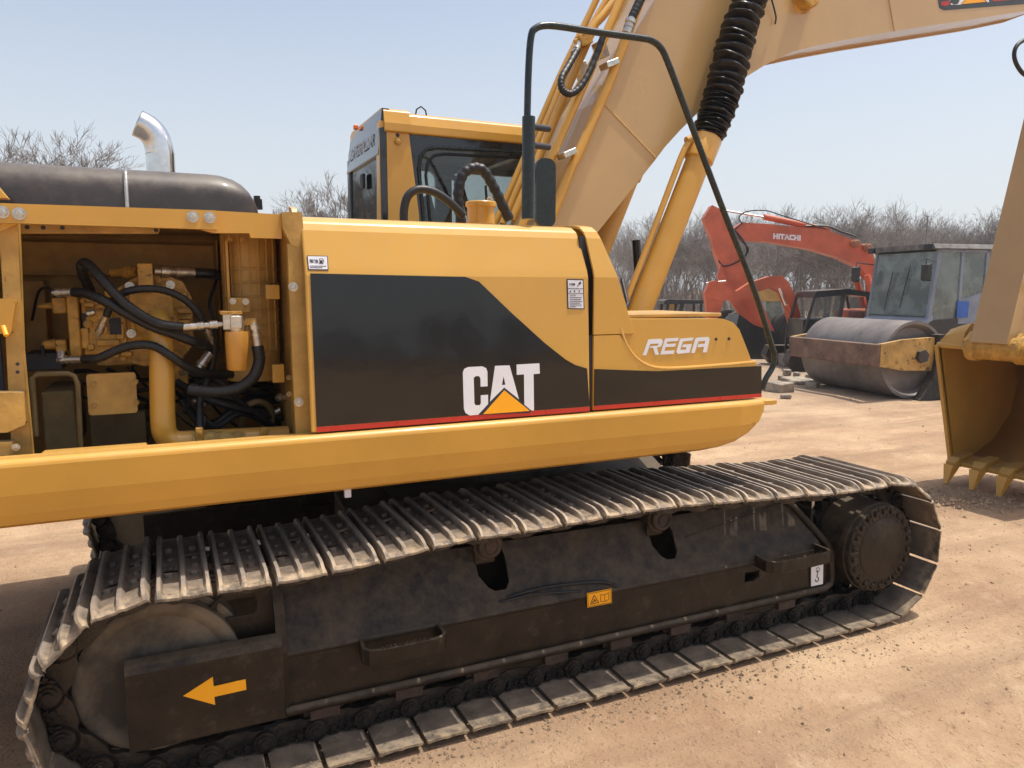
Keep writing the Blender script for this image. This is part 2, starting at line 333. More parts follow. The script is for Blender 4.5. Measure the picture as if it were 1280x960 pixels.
# ================================================================ MAIN EXCAVATOR
MC = 4.28                                   # centre line of the machine
EX = empty('excavator', (2, MC, 0), 'yellow tracked excavator in the foreground with open pump bay and black striped side door', 'excavator')

# ---------------------------------------------------------------- tracks
def track_path():
    top = [(3.2, .835), (2.95, .852), (2.7, .862), (2.45, .878), (2.2, .893), (1.98, .896), (1.8, .893), (1.6, .888), (1.4, .882), (1.25, .884), (1.1, .884), (.94, .872), (.73, .850), (.5, .832), (.28, .826), (.06, .828)]
    pts = []
    c1 = (3.64, .425); c2 = (-.09, .425); r = .405
    for i in range(0, 25): a = -90+i*7.5; pts.append((c1[0]+r*math.cos(R(a)), c1[1]+r*math.sin(R(a))))
    pts += top
    for i in range(0, 25): a = 90+i*7.5; pts.append((c2[0]+r*math.cos(R(a)), c2[1]+r*math.sin(R(a))))
    pts += [(x, .022) for x in np.linspace(.1, 3.5, 18)]
    # arc-length resample
    P = [Vector((p[0], 0, p[1])) for p in pts]; P.append(P[0]); L = [0]
    for i in range(1, len(P)): L.append(L[-1]+(P[i]-P[i-1]).length)
    tot = L[-1]; n = round(tot/.2035); out = []
    def pos(s):
        s %= tot
        for i in range(1, len(L)):
            if s <= L[i]: return P[i-1].lerp(P[i], (s-L[i-1])/(L[i]-L[i-1]+1e-9))
    ph = .03
    for k in range(n):
        s = (k+ph)*tot/n; a = pos(s-.5*tot/n); b = pos(s+.5*tot/n); t = (b-a).normalized(); c = (a+b)/2; c = c.lerp(pos(s), 1.0)
        out.append((c, t))
    return out, tot/n
SHOES, PITCH = track_path()
def shoe_mesh():
    # cross section over x (along the track): plate with three grousers, z outwards
    h = PITCH/2
    prof = [(-h+.0085, -.006), (-h+.009, 0), (-h+.011, .004), (-h+.015, .030), (-h+.027, .031), (-h+.035, .002), (-.015, 0), (-.007, .024), (.007, .024), (.015, 0), (h-.035, .002), (h-.027, .031), (h-.015, .030), (h-.011, .004), (h-.009, 0), (h-.0085, -.006)]
    W = .35
    ys = [-W, -W+.02, -W+.045, -W+.07, -.20, -.12, -.10, -.05, 0, .05, .10, .12, .20, W-.07, W-.045, W-.02, W]
    def z(i, y):
        e = min(abs(abs(y)-W), .07); k = min(1, e/.06)**.7
        zz = prof[i][1]
        return (zz*(.12+.88*k) if zz > .003 else zz)+(-.006 if abs(y) > W-.001 else 0)
    bm = bmesh.new(); g = [[bm.verts.new((prof[i][0], y, z(i, y))) for y in ys] for i in range(len(prof))]
    for i in range(len(prof)-1):
        for j in range(len(ys)-1):
            if i in (5, 9) and ys[j] >= -.051 and ys[j+1] <= .051 and abs(ys[j]+ys[j+1]) > .01 and False: continue
            if i == 5 and -.101 <= ys[j] and ys[j+1] <= -.049: continue
            if i == 9 and .049 <= ys[j] and ys[j+1] <= .101: continue
            bm.faces.new((g[i][j], g[i+1][j], g[i+1][j+1], g[i][j+1]))
    bmesh.ops.recalc_face_normals(bm, faces=bm.faces)
    if sum(f.normal.z for f in bm.faces) < 0: bmesh.ops.reverse_faces(bm, faces=bm.faces)
    ext = bmesh.ops.extrude_face_region(bm, geom=bm.faces[:])
    nv = [v for v in ext['geom'] if isinstance(v, bmesh.types.BMVert)]
    for v in nv: v.co.z = min(v.co.z-.011, -.011) if v.co.z > -.002 else v.co.z-.010
    bmesh.ops.recalc_face_normals(bm, faces=bm.faces)
    me = bpy.data.meshes.new('track_shoe'); bm.to_mesh(me); bm.free()
    # nuts
    mb = MB(); mb.v = [v.co[:] for v in me.vertices]; mb.f = [tuple(p.vertices) for p in me.polygons]; mb.sm = [False]*len(mb.f)
    for sx in (-.042, .048):
        for sy in (-.15, -.045, .06, .15):
            if abs(sy) > .1: mb.cyl((sx, sy, -.002), (sx, sy, .015), .017, .014, 8, False)
            else: mb.cyl((sx-.006, sy*.9, -.002), (sx-.006, sy*.9, .010), .013, .011, 8, False)
    me2 = mb.mesh('track_shoe'); me2.polygons.foreach_set('use_smooth', [True]*len(me2.polygons)); me2.set_sharp_from_angle(angle=R(42))
    return me2
def shoe_material():
    m = bpy.data.materials.new('worn_track_steel'); m.use_nodes = True; t = m.node_tree; N = t.nodes; L = t.links; b = N['Principled BSDF']
    tc = N.new('ShaderNodeTexCoord'); s = N.new('ShaderNodeSeparateXYZ'); L.new(tc.outputs['Object'], s.inputs[0]); oi = N.new('ShaderNodeObjectInfo')
    va = N.new('ShaderNodeVectorMath'); va.operation = 'ADD'; L.new(tc.outputs['Object'], va.inputs[0])
    rs = N.new('ShaderNodeMath'); rs.operation = 'MULTIPLY'; L.new(oi.outputs['Random'], rs.inputs[0]); rs.inputs[1].default_value = 20
    cb = N.new('ShaderNodeCombineXYZ'); L.new(rs.outputs[0], cb.inputs[0]); L.new(rs.outputs[0], cb.inputs[1]); L.new(cb.outputs[0], va.inputs[1])
    def nz(sc_, d=7, r_=.65):
        n = N.new('ShaderNodeTexNoise'); n.inputs['Scale'].default_value = sc_; n.inputs['Detail'].default_value = d; n.inputs['Roughness'].default_value = r_; L.new(va.outputs[0], n.inputs['Vector']); return n.outputs[0]
    def rng(v, a, b_, c=0, d=1):
        r_ = N.new('ShaderNodeMapRange'); r_.inputs[1].default_value = a; r_.inputs[2].default_value = b_; r_.inputs[3].default_value = c; r_.inputs[4].default_value = d; L.new(v, r_.inputs[0]); return r_.outputs[0]
    def mix(f, a, b_):
        k = N.new('ShaderNodeMix'); k.data_type = 'RGBA'; L.new(f, k.inputs[0])
        for s_, i in ((a, 6), (b_, 7)):
            if isinstance(s_, tuple): k.inputs[i].default_value = (*s_, 1)
            else: L.new(s_, k.inputs[i])
        return k.outputs[2]
    def mul(a, b_):
        k = N.new('ShaderNodeMath'); k.operation = 'MULTIPLY'; L.new(a, k.inputs[0]); L.new(b_, k.inputs[1]); return k.outputs[0]
    c = mix(rng(nz(9), .35, .65), (.10, .078, .058), (.25, .195, .145))
    c = mix(rng(nz(30), .55, .72, 0, .5), c, (.21, .16, .11))
    top = mul(rng(s.outputs[2], .010, .028), rng(nz(14), .35, .6, .35, 1)); c = mix(top, c, (.36, .30, .245))        # worn grouser crests
    ab = N.new('ShaderNodeMath'); ab.operation = 'ABSOLUTE'; L.new(s.outputs[1], ab.inputs[0])
    end = mul(rng(ab.outputs[0], .25, .345), rng(nz(18), .42, .62, 0, 1)); c = mix(end, c, (.42, .31, .19))          # dried mud at the shoe ends
    c = mix(rng(s.outputs[2], -.008, -.0105, 0, .3), c, (.045, .037, .03))          # inner face darkened, shade inside the track put into the colour
    L.new(c, b.inputs['Base Color'])
    mt = mul(top, rng(nz(14), .3, .6, .1, .5)); L.new(mt, b.inputs['Metallic'])
    L.new(rng(nz(20), .3, .7, .38, .75), b.inputs['Roughness'])
    bp = N.new('ShaderNodeBump'); bp.inputs['Strength'].default_value = .6; bp.inputs['Distance'].default_value = .006; L.new(nz(55, 8), bp.inputs['Height']); L.new(bp.outputs[0], b.inputs['Normal'])
    return m
SHM = shoe_material(); sme = shoe_mesh(); sme.materials.append(SHM)
def link_mesh():
    mb = MB(); h = PITCH/2
    prof = [(-h-.03, -.03), (-h+.0, -.048), (-.06, -.050), (-.04, -.060), (.04, -.060), (.06, -.050), (h, -.048), (h+.03, -.035), (h+.03, .0), (h, .018), (.055, .030), (-.055, .030), (-h, .018), (-h-.03, .0)]
    # z here: 0 = pin line, negative is inwards (rail), positive towards the shoe
    mb.prism([(x, z) for x, z in prof], -.016, .016)
    for sx in (-h,):
        mb.cyl((sx, -.034, 0), (sx, .02, 0), .044, n=18); mb.cyl((sx, -.042, 0), (sx, -.034, 0), .031, n=16, smooth=False); mb.cyl((sx, -.050, 0), (sx, -.042, 0), .018, n=12, smooth=False)
    for sx in (-.028, .036):
        mb.cyl((sx, -.028, .008), (sx, 0, .008), .014, n=6, smooth=False); mb.box((sx-.018, -.026, .018), (sx+.018, 0, .034))
    return mb
lkm = link_mesh(); lkm.v = [(x, -y, z) for x, y, z in lkm.v]; lkm.f = [f[::-1] for f in lkm.f]      # bosses face away from the frame
lme = lkm.mesh('track_link'); lme.materials.append(TRK2); lme.set_sharp_from_angle(angle=R(40))
lmes = lme
def frame_of(c, t, yc, inward=0, flip=False):
    x = Vector(t); n = Vector((x.z, 0, -x.x))           # outward normal
    # path runs counter-clockwise seen from -Y, outward is to the right of travel
    y = n.cross(x)
    M = Matrix(((x.x, y.x, n.x, 0), (x.y, y.y, n.y, 0), (x.z, y.z, n.z, 0), (0, 0, 0, 1)))
    M.translation = Vector((c.x, yc, c.z))-n*inward-orig(EX); return M
TY0 = 3.13
rj = random.Random(3)
for side, yc in enumerate((TY0, 2*MC-TY0)):
    for c, t in SHOES:
        M = frame_of(c, t, yc)
        o = bpy.data.objects.new('track_shoe', sme); sc.collection.objects.link(o); o.parent = EX
        o.matrix_local = M@Matrix.Rotation(R(rj.uniform(-.8, .8)), 4, 'Y')
        for s in (-1, 1):
            if side == 1 and s == 1: continue
            k = frame_of(c, t, yc+s*.115, .055)
            o = bpy.data.objects.new('track_link', lme); sc.collection.objects.link(o); o.parent = EX; o.matrix_local = k

def undercarriage(mirror=False):
    S = (lambda y: 2*MC-y) if mirror else (lambda y: y)
    # long box frame: profile in (Y,Z) extruded along X
    def slope(u, v): # u: x, v: 0..1 from ridge to top
        return (u, S(2.985+v*.135), .432+v*.285)
    if not mirror:
        # sloped upper plate with cut-outs, built flat then tilted
        hx = [((1.235, .10), (1.39, .32)), ((2.20, .10), (2.35, .30))]
        outer = [(.37, 0), (3.34, 0), (3.31, .06), (3.15, .30), (3.07, .315), (.37, .315)]
        holes = []
        for (x0, a), (x1, b) in hx:
            holes.append([(x0, b-.02), (x0+.01, a+.08), (x0+.05, a+.02), (x0+.08, a), (x1-.02, a), (x1, a+.03), (x1, b-.07), (x1-.02, b)])
        mb = holed(outer, holes, 0, .014)
        ang = math.atan2(.135, .285); vs = []
        for x, y, z in mb.v: vs.append((x, 2.985+z*math.sin(ang)+y*math.cos(ang), .432+z*math.cos(ang)-y*math.sin(ang)))
        mb.v = vs; fr = mb.build('track_frame', TRK, EX, .003)
        # lower vertical side plate with slots
        mb = holed([(.37, .205), (3.37, .205), (3.375, .42), (3.34, .432), (.37, .432)],
                   [rrect(.80, .305, .90, .345, .012, 3), [(2.76, .33), (2.765, .385), (2.86, .385), (2.865, .345), (2.83, .325)]], 2.985, 3.0)
        mb.build('side_plate', TRK, fr, .003)
        # rounded ridge between both plates
        MB().tube([(.37, 2.994, .428), (3.35, 2.994, .430)], .014, 10).build('ridge_bar', TRK, fr)
        # lower lip
        MB().tube([(.36, 2.972, .196), (3.34, 2.972, .203), (3.385, 2.972, .225), (3.395, 2.975, .27), (3.395, 2.985, .41), (3.37, 3.00, .46), (3.20, 3.085, .665), (3.15, 3.11, .705)], .020, 10).build('frame_lip', TRK, fr)
        # inner walls and dark interior
        MB().box((.37, 3.24, .20), (3.5, 3.26, .78)).box((.37, 3.10, .19), (.40, 3.25, .72)).box((3.28, 3.04, .24), (3.30, 3.25, .66)).box((.37, 3.115, .715), (1.05, 3.25, .728)).build('inner_frame', TRK, fr)
        # ribs seen below the upper plate seam
        MB().tube([slope(2.42, .62), slope(3.12, .93)], .004, 6).build('weld_seam', TRK, fr)
        # idler end: guard box with arrow
        by = 2.945
        g = MB(); g.loft([[(x, 3.02, .50), (x, by+.045, .535), (x, by+.012, .520), (x, by, .490), (x, by, .185), (x, 3.02, .170)] for x in (-.205, .355)], smooth=False)
        gb = g.build('idler_guard', TRK, EX, .006)
        MB().loft([[(x, 3.06, .16), (x, 2.97, .17), (x, 2.965, .45), (x, 3.0, .60), (x, 3.08, .74), (x, 3.10, .74)] for x in (.335, .375)], smooth=False).build('end_rib', TRK, gb, .004)
        hb = holed([(.03, .50), (.34, .50), (.345, .72), (.19, .735), (.10, .66)], [rrect(.125, .60, .275, .672, .02, 3)], 3.055, 3.07); hb.build('rear_plate', TRK, gb, .003)
        ar = [(229, 870), (266, 846), (267, 858), (307, 849), (308, 862), (268, 871), (269, 881)]
        MB().prism([xz(*p, by-.002) for p in ar], by-.003, by-.0005).build('arrow_decal', ORG, gb)
        # steps
        for (x0, x1, z0, zt) in ((.668, 1.02, .36, .44), (2.83, 3.27, .40, .475)):
            path = [(x0+.01, 2.99), (x0, 2.90), (x0+.02, 2.872), (x0+.06, 2.862), (x1-.06, 2.862), (x1-.02, 2.872), (x1, 2.90), (x1-.0, 2.99)]
            mb = MB(); rings = []
            for i, (x, y) in enumerate(path):
                a = Vector(path[max(0, i-1)]); b = Vector(path[min(len(path)-1, i+1)]); tt = (b-a).normalized(); nn = Vector((-tt.y, tt.x))*.009
                rings.append([(x-nn.x, y-nn.y, z0+.01), (x-nn.x, y-nn.y, zt-.0), (x+nn.x, y+nn.y, zt-.0), (x+nn.x, y+nn.y, z0+.01)])
            mb.loft(rings, smooth=False)
            k = int((x1-x0-.12)/.018)
            for i in range(k): xx = x0+.06+i*.018; mb.prism([(xx, zt-.003), (xx+.009, zt+.009), (xx+.017, zt-.003)], 2.855, 2.869)
            mb.build('foot_step', TRK, fr, .004)
        # stickers
        ws = [xz(*p, 2.98) for p in ((733, 741), (763.5, 735), (764, 753), (733.5, 759))]
        st = MB().prism(ws, 2.9735, 2.9765).build('warning_sticker', ORG, fr)
        f = lambda u, v: (ws[3][0]*(1-u)*(1-v)+ws[2][0]*u*(1-v)+ws[0][0]*(1-u)*v+ws[1][0]*u*v, ws[3][1]*(1-u)*(1-v)+ws[2][1]*u*(1-v)+ws[0][1]*(1-u)*v+ws[1][1]*u*v)
        def line(mb, a, b, wd, y0=2.972, y1=2.9737):
            a = Vector(a); b = Vector(b); n = (b-a).normalized(); n = Vector((-n.y, n.x))*wd/2
            mb.prism([tuple(a-n), tuple(b-n), tuple(b+n), tuple(a+n)], y0, y1)
        mk = MB(); tri = [f(.12, .2), f(.28, .78), f(.46, .22)]
        for i in range(3): line(mk, tri[i], tri[(i+1) % 3], .0035)
        line(mk, f(.20, .3), f(.34, .42), .006); line(mk, f(.26, .52), f(.36, .33), .004)
        bk = [f(.54, .25), f(.54, .72), f(.71, .66), f(.88, .75), f(.88, .28), f(.71, .2)]
        for i in range(6): line(mk, bk[i], bk[(i+1) % 6], .0022)
        line(mk, bk[2], bk[5], .002)
        fr_ = [f(.03, .06), f(.97, .06), f(.97, .94), f(.03, .94)]
        for i in range(4): line(mk, fr_[i], fr_[(i+1) % 4], .002)
        mk.build('sticker_print', mat('brown_ink', (.16, .06, .01), .5, var=.05), fr)
        hs = [xz(*p, 2.98) for p in ((1013, 709), (1028, 705), (1027.5, 729.5), (1013, 732.5))]
        MB().prism(hs, 2.9735, 2.9765).build('hook_sticker', WHT, fr)
        cxh = sum(p[0] for p in hs)/4; czh = sum(p[1] for p in hs)/4; mk = MB()
        hk = [(0, .032), (.0, .008), (-.004, -.006), (.010, -.014), (.012, -.028), (.0, -.036), (-.012, -.03), (-.013, -.02)]
        for i in range(len(hk)-1): line(mk, (cxh+hk[i][0], czh+hk[i][1]), (cxh+hk[i+1][0], czh+hk[i+1][1]), .0055)
        rr_ = circ(cxh+.001, czh+.034, .013, 12)
        for i in range(12): line(mk, rr_[i], rr_[(i+1) % 12], .003)
        mk.build('hook_print', INK, fr)
        # grease hose lying on the ridge
        MB().tube(crom([(1.34, 3.03, .475), (1.42, 3.0, .50), (1.6, 3.005, .505), (1.85, 3.0, .485), (1.95, 2.99, .45)]), .008, 8).build('grease_hose', RUB, fr)
        MB().tube(crom([(1.30, 3.03, .465), (1.36, 2.99, .485), (1.5, 2.99, .488), (1.75, 2.99, .46)]), .006, 8).build('grease_hose', RUB, fr)
    else:
        MB().box((-.20, S(3.0), .17), (3.37, S(3.26), .44)).box((.10, S(3.10), .44), (3.3, S(3.24), .74)).build('track_frame', TRK, EX, .01)
    # idler wheel
    iy = 3.03
    b = MB(); b.lathe((-.09, S(iy), .425), (-.09, S(3.25), .425), [(0, .001), (.0, .10), (.012, .13), (.012, .235), (0, .25), (-.008, .27), (-.006, .288), (.0, .296), (.05, .30), (.051, .325), (.17, .325), (.171, .30), (.2, .296), (.22, .25), (.22, .001)], 48)
    b.build('idler', mat('idler_steel', (.46, .36, .24), .75, vs=1.3, col2=(.05, .04, .03), bump=.4, bs=35, dust=.4, dustcol=(.28, .21, .14)), EX)
    # sprocket with teeth and final drive
    cx, cz = 3.66, .425; teeth = []
    for i in range(46): a = 2*math.pi*i/46; r_ = .335 if i % 2 else .285; teeth.append((cx+r_*math.cos(a), cz+r_*math.sin(a)))
    sp = MB().prism(teeth, S(3.10), S(3.16)).build('sprocket', TRK2, EX, .003)
    f = MB(); f.lathe((cx, S(2.865), cz), (cx, S(3.2), cz), [(0, .001), (0, .195), (.004, .20), (.006, .245), (.012, .252), (.04, .252), (.044, .262), (.075, .262), (.08, .25), (.25, .268), (.33, .27), (.33, .001)], 48)
    fd = f.build('final_drive', TRK, EX)
    if not mirror:
        MB().lathe((cx, 2.856, cz), (cx, 3.0, cz), [(0, .001), (0, .165), (.006, .178), (.014, .180), (.02, .18)], 48).build('drive_cover', TRK, fd)
        for i in range(22):
            a = 2*math.pi*(i+.5)/22
            bolt(fd, (cx+.220*math.cos(a), 2.872, cz+.220*math.sin(a)), .0165, TRK)
            ra = MB(); 
        rb = MB()
        for i in range(22):
            a = 2*math.pi*i/22; d = Vector((math.cos(a), 0, math.sin(a))); tt = Vector((-d.z, 0, d.x)); p0 = Vector((cx, 2.862, cz))+d*.182; p1 = Vector((cx, 2.866, cz))+d*.250
            rb.add([p0-tt*.009, p0+tt*.009, p1+tt*.010, p1-tt*.010, p0-tt*.009+Vector((0, .02, 0)), p0+tt*.009+Vector((0, .02, 0)), p1+tt*.01+Vector((0, .02, 0)), p1-tt*.01+Vector((0, .02, 0))], [(0, 1, 2, 3), (4, 7, 6, 5), (0, 4, 5, 1), (1, 5, 6, 2), (2, 6, 7, 3), (3, 7, 4, 0)])
        tag(rb.build('cover_ribs', TRK, fd, .003), kind='stuff')
        for x in (1.285, 2.235):
            c = MB(); c.lathe((x, 3.01, .742), (x, 3.25, .742), [(0, .001), (0, .026), (.004, .028), (.004, .036), (0, .038), (0, .052), (.006, .058), (.03, .058), (.031, .072), (.045, .072), (.05, .056), (.15, .056), (.155, .072), (.17, .072), (.24, .06), (.24, .001)], 28)
            c.build('carrier_roller', ROL, EX)
            MB().box((x-.05, 3.08, .64), (x+.05, 3.24, .70)).build('roller_bracket', TRK, EX, .006)
        for i in range(8):
            x = .52+i*.365
            c = MB(); c.lathe((x, 3.00, .150), (x, 3.26, .150), [(0, .001), (0, .035), (.005, .04), (.02, .045), (.021, .085), (.06, .085), (.065, .075), (.19, .075), (.195, .085), (.235, .085), (.26, .04), (.26, .001)], 24)
            tr = c.build('track_roller', ROL, EX)
            MB().prism([(x-.06, .125), (x+.06, .125), (x+.065, .215), (x-.065, .215)], 2.985, 3.01).build('roller_collar', ROL, tr, .005)
        for x in (1.42, 2.9):
            MB().prism([(x-.16, .10), (x+.16, .10), (x+.15, .2), (x-.15, .2)], 3.005, 3.018).build('chain_guide', TRK, EX, .004)
undercarriage(); undercarriage(True)
# car body between the tracks
cb = MB()
cb.loft([[(x, y, z) for (y, z) in ((MC-.75, .62), (MC+.75, .62), (MC+.75, .86), (MC-.75, .86))] for x in (1.0, 2.5)], smooth=False)
for xa, xb in ((.75, 1.35), (2.15, 2.75)):
    for s in (-1, 1):
        cb.loft([[(xa, MC+s*.45, .55), (xb, MC+s*.45, .55), (xb, MC+s*.45, .86), (xa, MC+s*.45, .86)], [(xa+.05, MC+s*1.03, .35), (xb-.05, MC+s*1.03, .35), (xb-.05, MC+s*1.03, .66), (xa+.05, MC+s*1.03, .66)]], smooth=False)
car = cb.build('car_body', TRK, EX, .012)
MB().lathe((1.75, MC, .84), (1.75, MC, 1.2), [(0, .001), (0, .64), (.06, .66), (.07, .60), (.12, .60), (.13, .66), (.21, .66), (.22, .001)], 56).build('slewing_ring', mat('bearing_steel', (.12, .11, .10), .5, metal=.4, var=.3, vs=6, dust=.6), EX)
for i in range(36):
    a = 2*math.pi*i/36; bolt(car, (1.75+.625*math.cos(a), MC+.625*math.sin(a), .965), .016, ZNC, (0, 0, -1))
# ---------------------------------------------------------------- upper structure
def yzprofile(x0, x1, prof, name, m, parent, bevel=.004, **k):
    return MB().loft([[(x0, y, z) for y, z in prof], [(x1, y, z) for y, z in prof]], smooth=False).build(name, m, parent, bevel, **k)
# long side rail with rounded front end
rp = [(2.960, 1.338), (2.900, 1.342), (2.884, 1.334), (2.880, 1.318), (2.884, 1.222), (2.905, 1.150), (2.925, 1.112), (2.95, 1.098), (3.0, 1.095), (3.0, 1.338)]
rings = []
for x, zb in ((-2.0, 0), (2.40, 0), (2.50, .01), (2.60, .035), (2.68, .075), (2.735, .125), (2.765, .18)):
    rings.append([(x, y+(.02*max(0, (x-2.6)/.17)), max(z, 1.095+zb)) for y, z in rp])
side_rail = MB().loft(rings, smooth=False).build('side_rail', YEL, EX, .010, 3)
MB().box((2.74, 2.95, 1.30), (2.90, 3.25, 1.325)).build('front_step', YEL, EX, .004)
# deck and belly plates
MB().box((.50, 3.0, 1.17), (2.74, 5.55, 1.30)).box((-2.0, 3.96, 1.17), (.50, 5.55, 1.30)).box((-2.0, 3.0, 1.10), (.50, 3.96, 1.16)).box((-2.0, 3.9, 1.0), (2.0, 4.65, 1.17)).build('deck', mat('belly_paint', (.045, .036, .026), .6, var=.3, dust=.3), EX, .01)
MB().tube([(1.0, 3.4, 1.06), (1.6, 3.5, 1.05), (2.2, 3.8, 1.06)], .02, 8).tube([(.2, 3.15, 1.07), (1.0, 3.25, 1.06), (1.5, 3.7, 1.0)], .018, 8).build('belly_hose', RUB, EX)
MB().box((.625, 2.97, 1.06), (.65, 2.99, 1.095)).build('rail_tag', STK, EX)
# rounded counterweight behind the picture's left edge
MB().lathe((-2.05, MC, 1.05), (-2.05, MC, 2.2), [(0, .001), (0, 1.30), (.08, 1.38), (1.0, 1.38), (1.1, 1.3), (1.15, .001)], 40).build('counterweight', YEL, EX)

# ---- big side door --------------------------------------------------------
DY = 2.935
def door_profile(top=0.): return [(DY, 1.347), (DY, 1.955), (DY+.006, 1.985), (DY+.040, 2.130), (DY+.055, 2.162), (DY+.085, 2.184), (DY+.14, 2.194), (DY+.55, 2.212)]
def door_sheet(xa, xb, name, parent=EX, curve=0):
    pr = door_profile(); rings = []; n = 8
    for i in range(n+1):
        u = i/n; x = xa+(xb-xa)*u
        rings.append([(x-(curve*max(0, (z-1.95)/.28)**1.6 if i == n else 0), y, z) for y, z in pr])
    mb = MB(); mb.loft(rings, closed=False, caps=False, smooth=False)
    o = mb.build(name, DOOR, parent, 0, fixn=True); k = o.modifiers.new('solid', 'SOLIDIFY'); k.thickness = .018; k.offset = -1
    k = o.modifiers.new('bevel', 'BEVEL'); k.width = .012; k.segments = 3; k.angle_limit = R(12); k.limit_method = 'ANGLE'; k.harden_normals = True
    return o
XL, XR = .482, 1.745
door = door_sheet(XL+.010, XR, 'side_door', curve=.045)
# make sure the sheet thickens inwards whatever the face orientation
def decal(px, name, m, parent, Y=DY, d=.0015, th=.0012): return MB().prism([xz(*p, Y) for p in px], Y-d-th, Y-d).build(name, m, parent)
bz = xz(392, 536, DY)[1]
pts = [(.507, 1.362)]
blk = [(.512, xz(387, 339.5, DY)[1]-.006), (xz(583, 342, DY)[0], 1.953)]
c1 = [xz(*p, DY) for p in ((600, 352), (640, 391), (680, 428), (706, 449), (718, 456), (733, 460.5))]
blk += c1+[(1.741, 1.37), (.512, 1.37)]
blk = [(min(max(x, .512), 1.741), z) for x, z in blk]
MB().prism(blk, DY-.003, DY-.0012).build('black_stripe_panel', BLK, door)
MB().prism([(.512, 1.348), (1.741, 1.348), (1.741, 1.3685), (.512, 1.3685)], DY-.0032, DY-.0012).build('red_stripe', RED, door)
def crop(ox, oy, s): return lambda p: (ox+p[0]/s, oy+p[1]/s)
c = crop(360, 420, 3.2)
C_ = [(697, 145), (703, 131), (718, 124), (775, 121), (790, 128), (795, 142), (795, 200), (767, 202), (767, 170), (762, 160), (748, 160), (740, 167), (741, 268), (746, 276), (763, 275), (767, 267), (767, 236), (822, 232), (822, 246), (757, 313), (722, 316), (705, 306), (699, 290)]
A_ = [(826, 119), (884, 117), (919, 252), (861, 205), (803, 262)]
T_ = [(912, 114), (1003, 109), (1004, 150), (979, 152), (978, 297), (966, 296), (940, 274), (941, 153), (912, 155)]
Cc = C_[:16]+[(767, 236), (796, 234), (796, 270), (757, 313), (722, 316), (705, 306), (699, 290)]
for L_ in (Cc, T_): decal([c(p) for p in L_], 'logo_letter', WHT, door, d=.0031)
ah = [(852, 196), (859, 160), (866, 194)]
holed([xz(*c(p), DY) for p in A_], [[xz(*c(p), DY) for p in ah]], DY-.0043, DY-.0031).build('logo_letter', WHT, door)
decal([c(p) for p in ((861, 205), (968, 297), (962, 305), (760, 314), (757, 311))], 'logo_outline', INK, door, d=.0032, th=.0014)
decal([c(p) for p in ((861, 216), (961, 298), (775, 311))], 'logo_triangle', ORG, door, d=.0048)
# stickers on the door
def on_tilt(px, py):
    """point on the inclined upper strip of the door"""
    a = Vector((0, DY+.006, 1.985)); d_ = Vector((0, .039, .18)).normalized(); n = Vector((0, -d_.z, d_.y)); r_ = ray(px, py); t = (a-CP).dot(n)/r_.dot(n); return CP+r_*t, n
def stick(pxs, name, m, parent, lift, tilt):
    top = [(on_tilt(*p)[0] if tilt else at(*p, DY)) for p in pxs]; n = on_tilt(400, 300)[1] if tilt else Vector((0, -1, 0))
    f = MB().loft([[v+n*lift for v in top], [v+n*(lift+.0012) for v in top]], smooth=False); return f.build(name, m, parent)
st1 = [(384.5, 319), (410.5, 319.5), (411.5, 338), (386, 337.5)]
stick(st1, 'fuel_sticker_border', INK, door, .001, True)
stick([(385.5, 320), (409.6, 320.4), (410.4, 336.6), (387, 336.3)], 'fuel_sticker', STK, door, .0024, True)
for q in ([(400.2, 323), (404, 323), (404.2, 329), (400.3, 329)], [(399.6, 328.4), (404.8, 328.6), (404.8, 329.6), (399.6, 329.4)], [(405, 324), (405.6, 324), (406, 328), (405.4, 328)], [(388, 332), (408.5, 332.4), (408.5, 332.9), (388, 332.5)], [(388, 334), (404, 334.3), (404, 334.8), (388, 334.5)]):
    stick(q, 'sticker_print', INK, door, .0037, True)
stick([(400.9, 323.8), (403.2, 323.8), (403.2, 325.4), (400.9, 325.4)], 'sticker_print', STK, door, .005, True)
p0, nn = on_tilt(387.6, 328.2); ex = Vector((1, 0, 0)); ez = Vector((0, -nn.z, nn.y))*-1
ez = Vector((0, .039, .18)).normalized(); M = Matrix(((1, 0, -0, 0), (0, ez.y, nn.y, 0), (0, ez.z, nn.z, 0), (0, 0, 0, 1))); M.translation = p0+nn*.004-orig(door)
textmesh('柴油', .017, 'sticker_text', INK, door, M)
stick([(710, 348.5), (731, 349), (731.5, 386.5), (710.5, 386)], 'notice_sticker_border', INK, door, .001, False)
stick([(711.2, 350), (729.8, 350.4), (730.2, 385.4), (711.6, 385)], 'notice_sticker', STK, door, .0024, False)
pr_ = [[(711.2, 360.2), (729.8, 360.5), (729.8, 361), (711.2, 360.8)], [(711.2, 366), (729.8, 366.3), (729.8, 366.9), (711.2, 366.6)], [(724.5, 354), (726.5, 351.8), (728, 353.5), (726, 356)],
       [(713, 365), (714, 363), (715, 365)], [(718.6, 363), (720, 363), (720, 365), (718.6, 365)], [(724.6, 363.4), (726, 363.4), (726, 364.8), (724.6, 364.8)], [(722.6, 357.5), (725.2, 354.6), (725.6, 355), (723, 358)]]
pr_ += [[(713, y), (713+w_, y+.1), (713+w_, y+.7), (713, y+.6)] for y, w_ in ((368.5, 8), (371.3, 15), (373.8, 14), (376.2, 15.5), (378.6, 13), (380.9, 15), (383, 7))]
for q in pr_: stick(q, 'sticker_print', INK, door, .0037, False)
M = Matrix(((1, 0, 0, 0), (0, 0, -1, 0), (0, 1, 0, 0), (0, 0, 0, 1))); M.translation = at(712.6, 356.4, DY)+Vector((0, -.004, 0))-orig(door)
textmesh('干燥器', .0105, 'sticker_text', INK, door, M)
